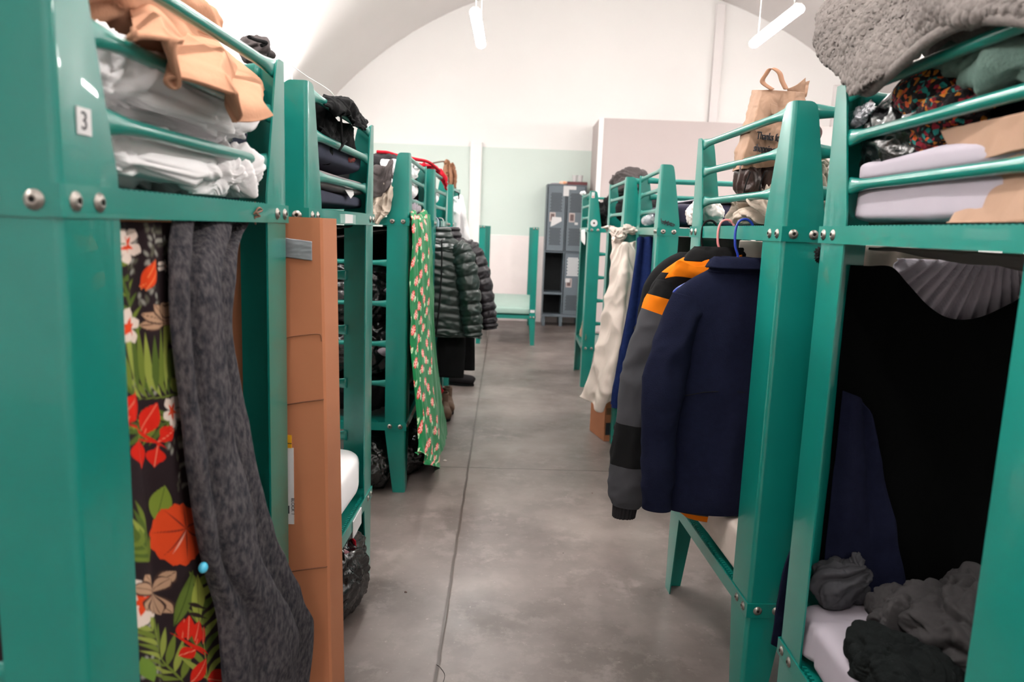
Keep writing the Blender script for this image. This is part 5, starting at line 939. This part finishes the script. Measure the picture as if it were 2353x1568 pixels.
ldoor(0, 1.18, 2.175, ((1.78, 2.08, 0), (1.27, 1.55, 0))); ldoor(cw, 1.18, 2.175, ((1.78, 2.08, 0), (1.27, 1.55, 0))); ldoor(cw, .195, 1.15, ((.80, 1.10, 1), (.26, .50, 0)))
tube('coat_hook', [(cw/2, dp-.05, 1.12), (cw/2, dp-.07, 1.06), (cw/2, dp-.09, 1.08)], .006, dk, t, 6)
def paper(label, x, z, pts, ma=None, y=-.020):
    o_ = thing('paper_scrap', label, 'paper', (.478+x, 11.45+y, z)); bm = bmesh.new(); v = [bm.verts.new((a, 0, b)) for a, b in pts]; f = bm.faces.new(v); r = bmesh.ops.extrude_face_region(bm, geom=[f]); bmesh.ops.translate(bm, vec=(0, -.001, 0), verts=[g for g in r['geom'] if isinstance(g, bmesh.types.BMVert)]); obj('sheet', bm, ma or M['label'], o_)
paper('torn white paper on the left locker door handle', .09, 1.62, [(-.02, -.07), (.03, -.05), (.15, .02), (.14, .075), (0, .08)]); paper('white L shaped notice at the top between the locker doors', .30, 2.10, [(-.055, -.08), (.03, -.08), (.03, .02), (.14, .02), (.14, .075), (-.055, .075)]); paper('small white tag low on the right locker door', .34, .70, [(0, 0), (.07, 0), (.07, .06), (0, .06)]); paper('tiny white tag under the upper right locker latch', .44, 1.59, [(0, 0), (.05, 0), (.05, .035), (0, .035)])
t = thing('red_tray', 'dark red tray on top of the lockers', 'tray', (.93, 11.6, 2.196)); box('rim', (-.15, -.1, 0), (.16, .1, .05), mat('maroon_plastic', (92,34,36), rough=.5), t, bev=.006)
for i, (x, lb) in enumerate(((.90, 'left white cup on the red tray'), (.985, 'right white cup on the red tray'))):
    bm = bmesh.new(); bmesh.ops.create_cone(bm, cap_ends=True, segments=24, radius1=.032, radius2=.042, depth=.10); o = obj('cup', bm, M['label'], None, smooth=False); o.location = (x, 11.58, 2.297); tag(o, lb, 'cup')
o = lump('orange_packet', (.75, 11.57, 2.225), (.09, .05, .03), mat('orange_wrapper', (236,150,96), rough=.4, col2=(244,220,206), vscale=22), n=(30, 50), amp=.008, scale=12, seed=3, flat=2.197, rot=0); o.rotation_euler = (0, 0, 0); tag(o, 'orange and white snack packet left of the red tray', 'packet')
o = lump('folded_cloth', (.60, 11.6, 2.208), (.08, .06, .012), M['lilac_cloth'], n=(30, 50), amp=.003, scale=12, seed=5, flat=2.197); tag(o, 'small pale folded cloth on the left locker top', 'cloth')
# --- string line and debris
o = tube('white_cable', [at(645,134,X=-.9), at(700,172,X=-.95), at(770,224,X=-1.05), at(775,300,X=-1.1)], .0016, M['white_metal'], None, 6, 30); tag(o, 'thin white cable slanting down above the second left bunk', 'cable')
def crumb(u, v, r, col, label, sd):
    c = at(u, v, Z=0); o = lump('floor_scrap', (c.x, c.y, r*.35), (r, r*.8, r*.4), mat('scrap_%d' % sd, col, rough=.9), n=(14, 18), amp=r*.25, scale=40, seed=sd, flat=.0003); tag(o, label, 'scrap')
crumb(932, 1362, .006, (70,50,44), 'dark crumb on the floor left of the floor joint', 1); crumb(786, 1542, .007, (110,64,54), 'reddish crumb on the floor beside the cardboard box', 2); crumb(1128, 1197, .003, (40,40,40), 'tiny dark speck on the floor in the middle of the aisle', 3); crumb(1022, 1060, .012, (200,190,184), 'small white paper scrap on the floor by the candy blanket', 4); crumb(1361, 1134, .004, (90,50,40), 'thin reddish fibre on the floor below the grey jacket', 5); crumb(1294, 1272, .003, (50,44,42), 'dark speck on the floor right of centre', 6)
c = [at(u, v, Z=.0015) for u, v in ((1003,1528),(1012,1535),(1022,1552),(1018,1575),(1030,1590))]; o = tube('hair_strand', c, .0009, M['black_nylon'], None, 5, 40); tag(o, 'thin dark strand lying over the floor joint at the bottom', 'strand')
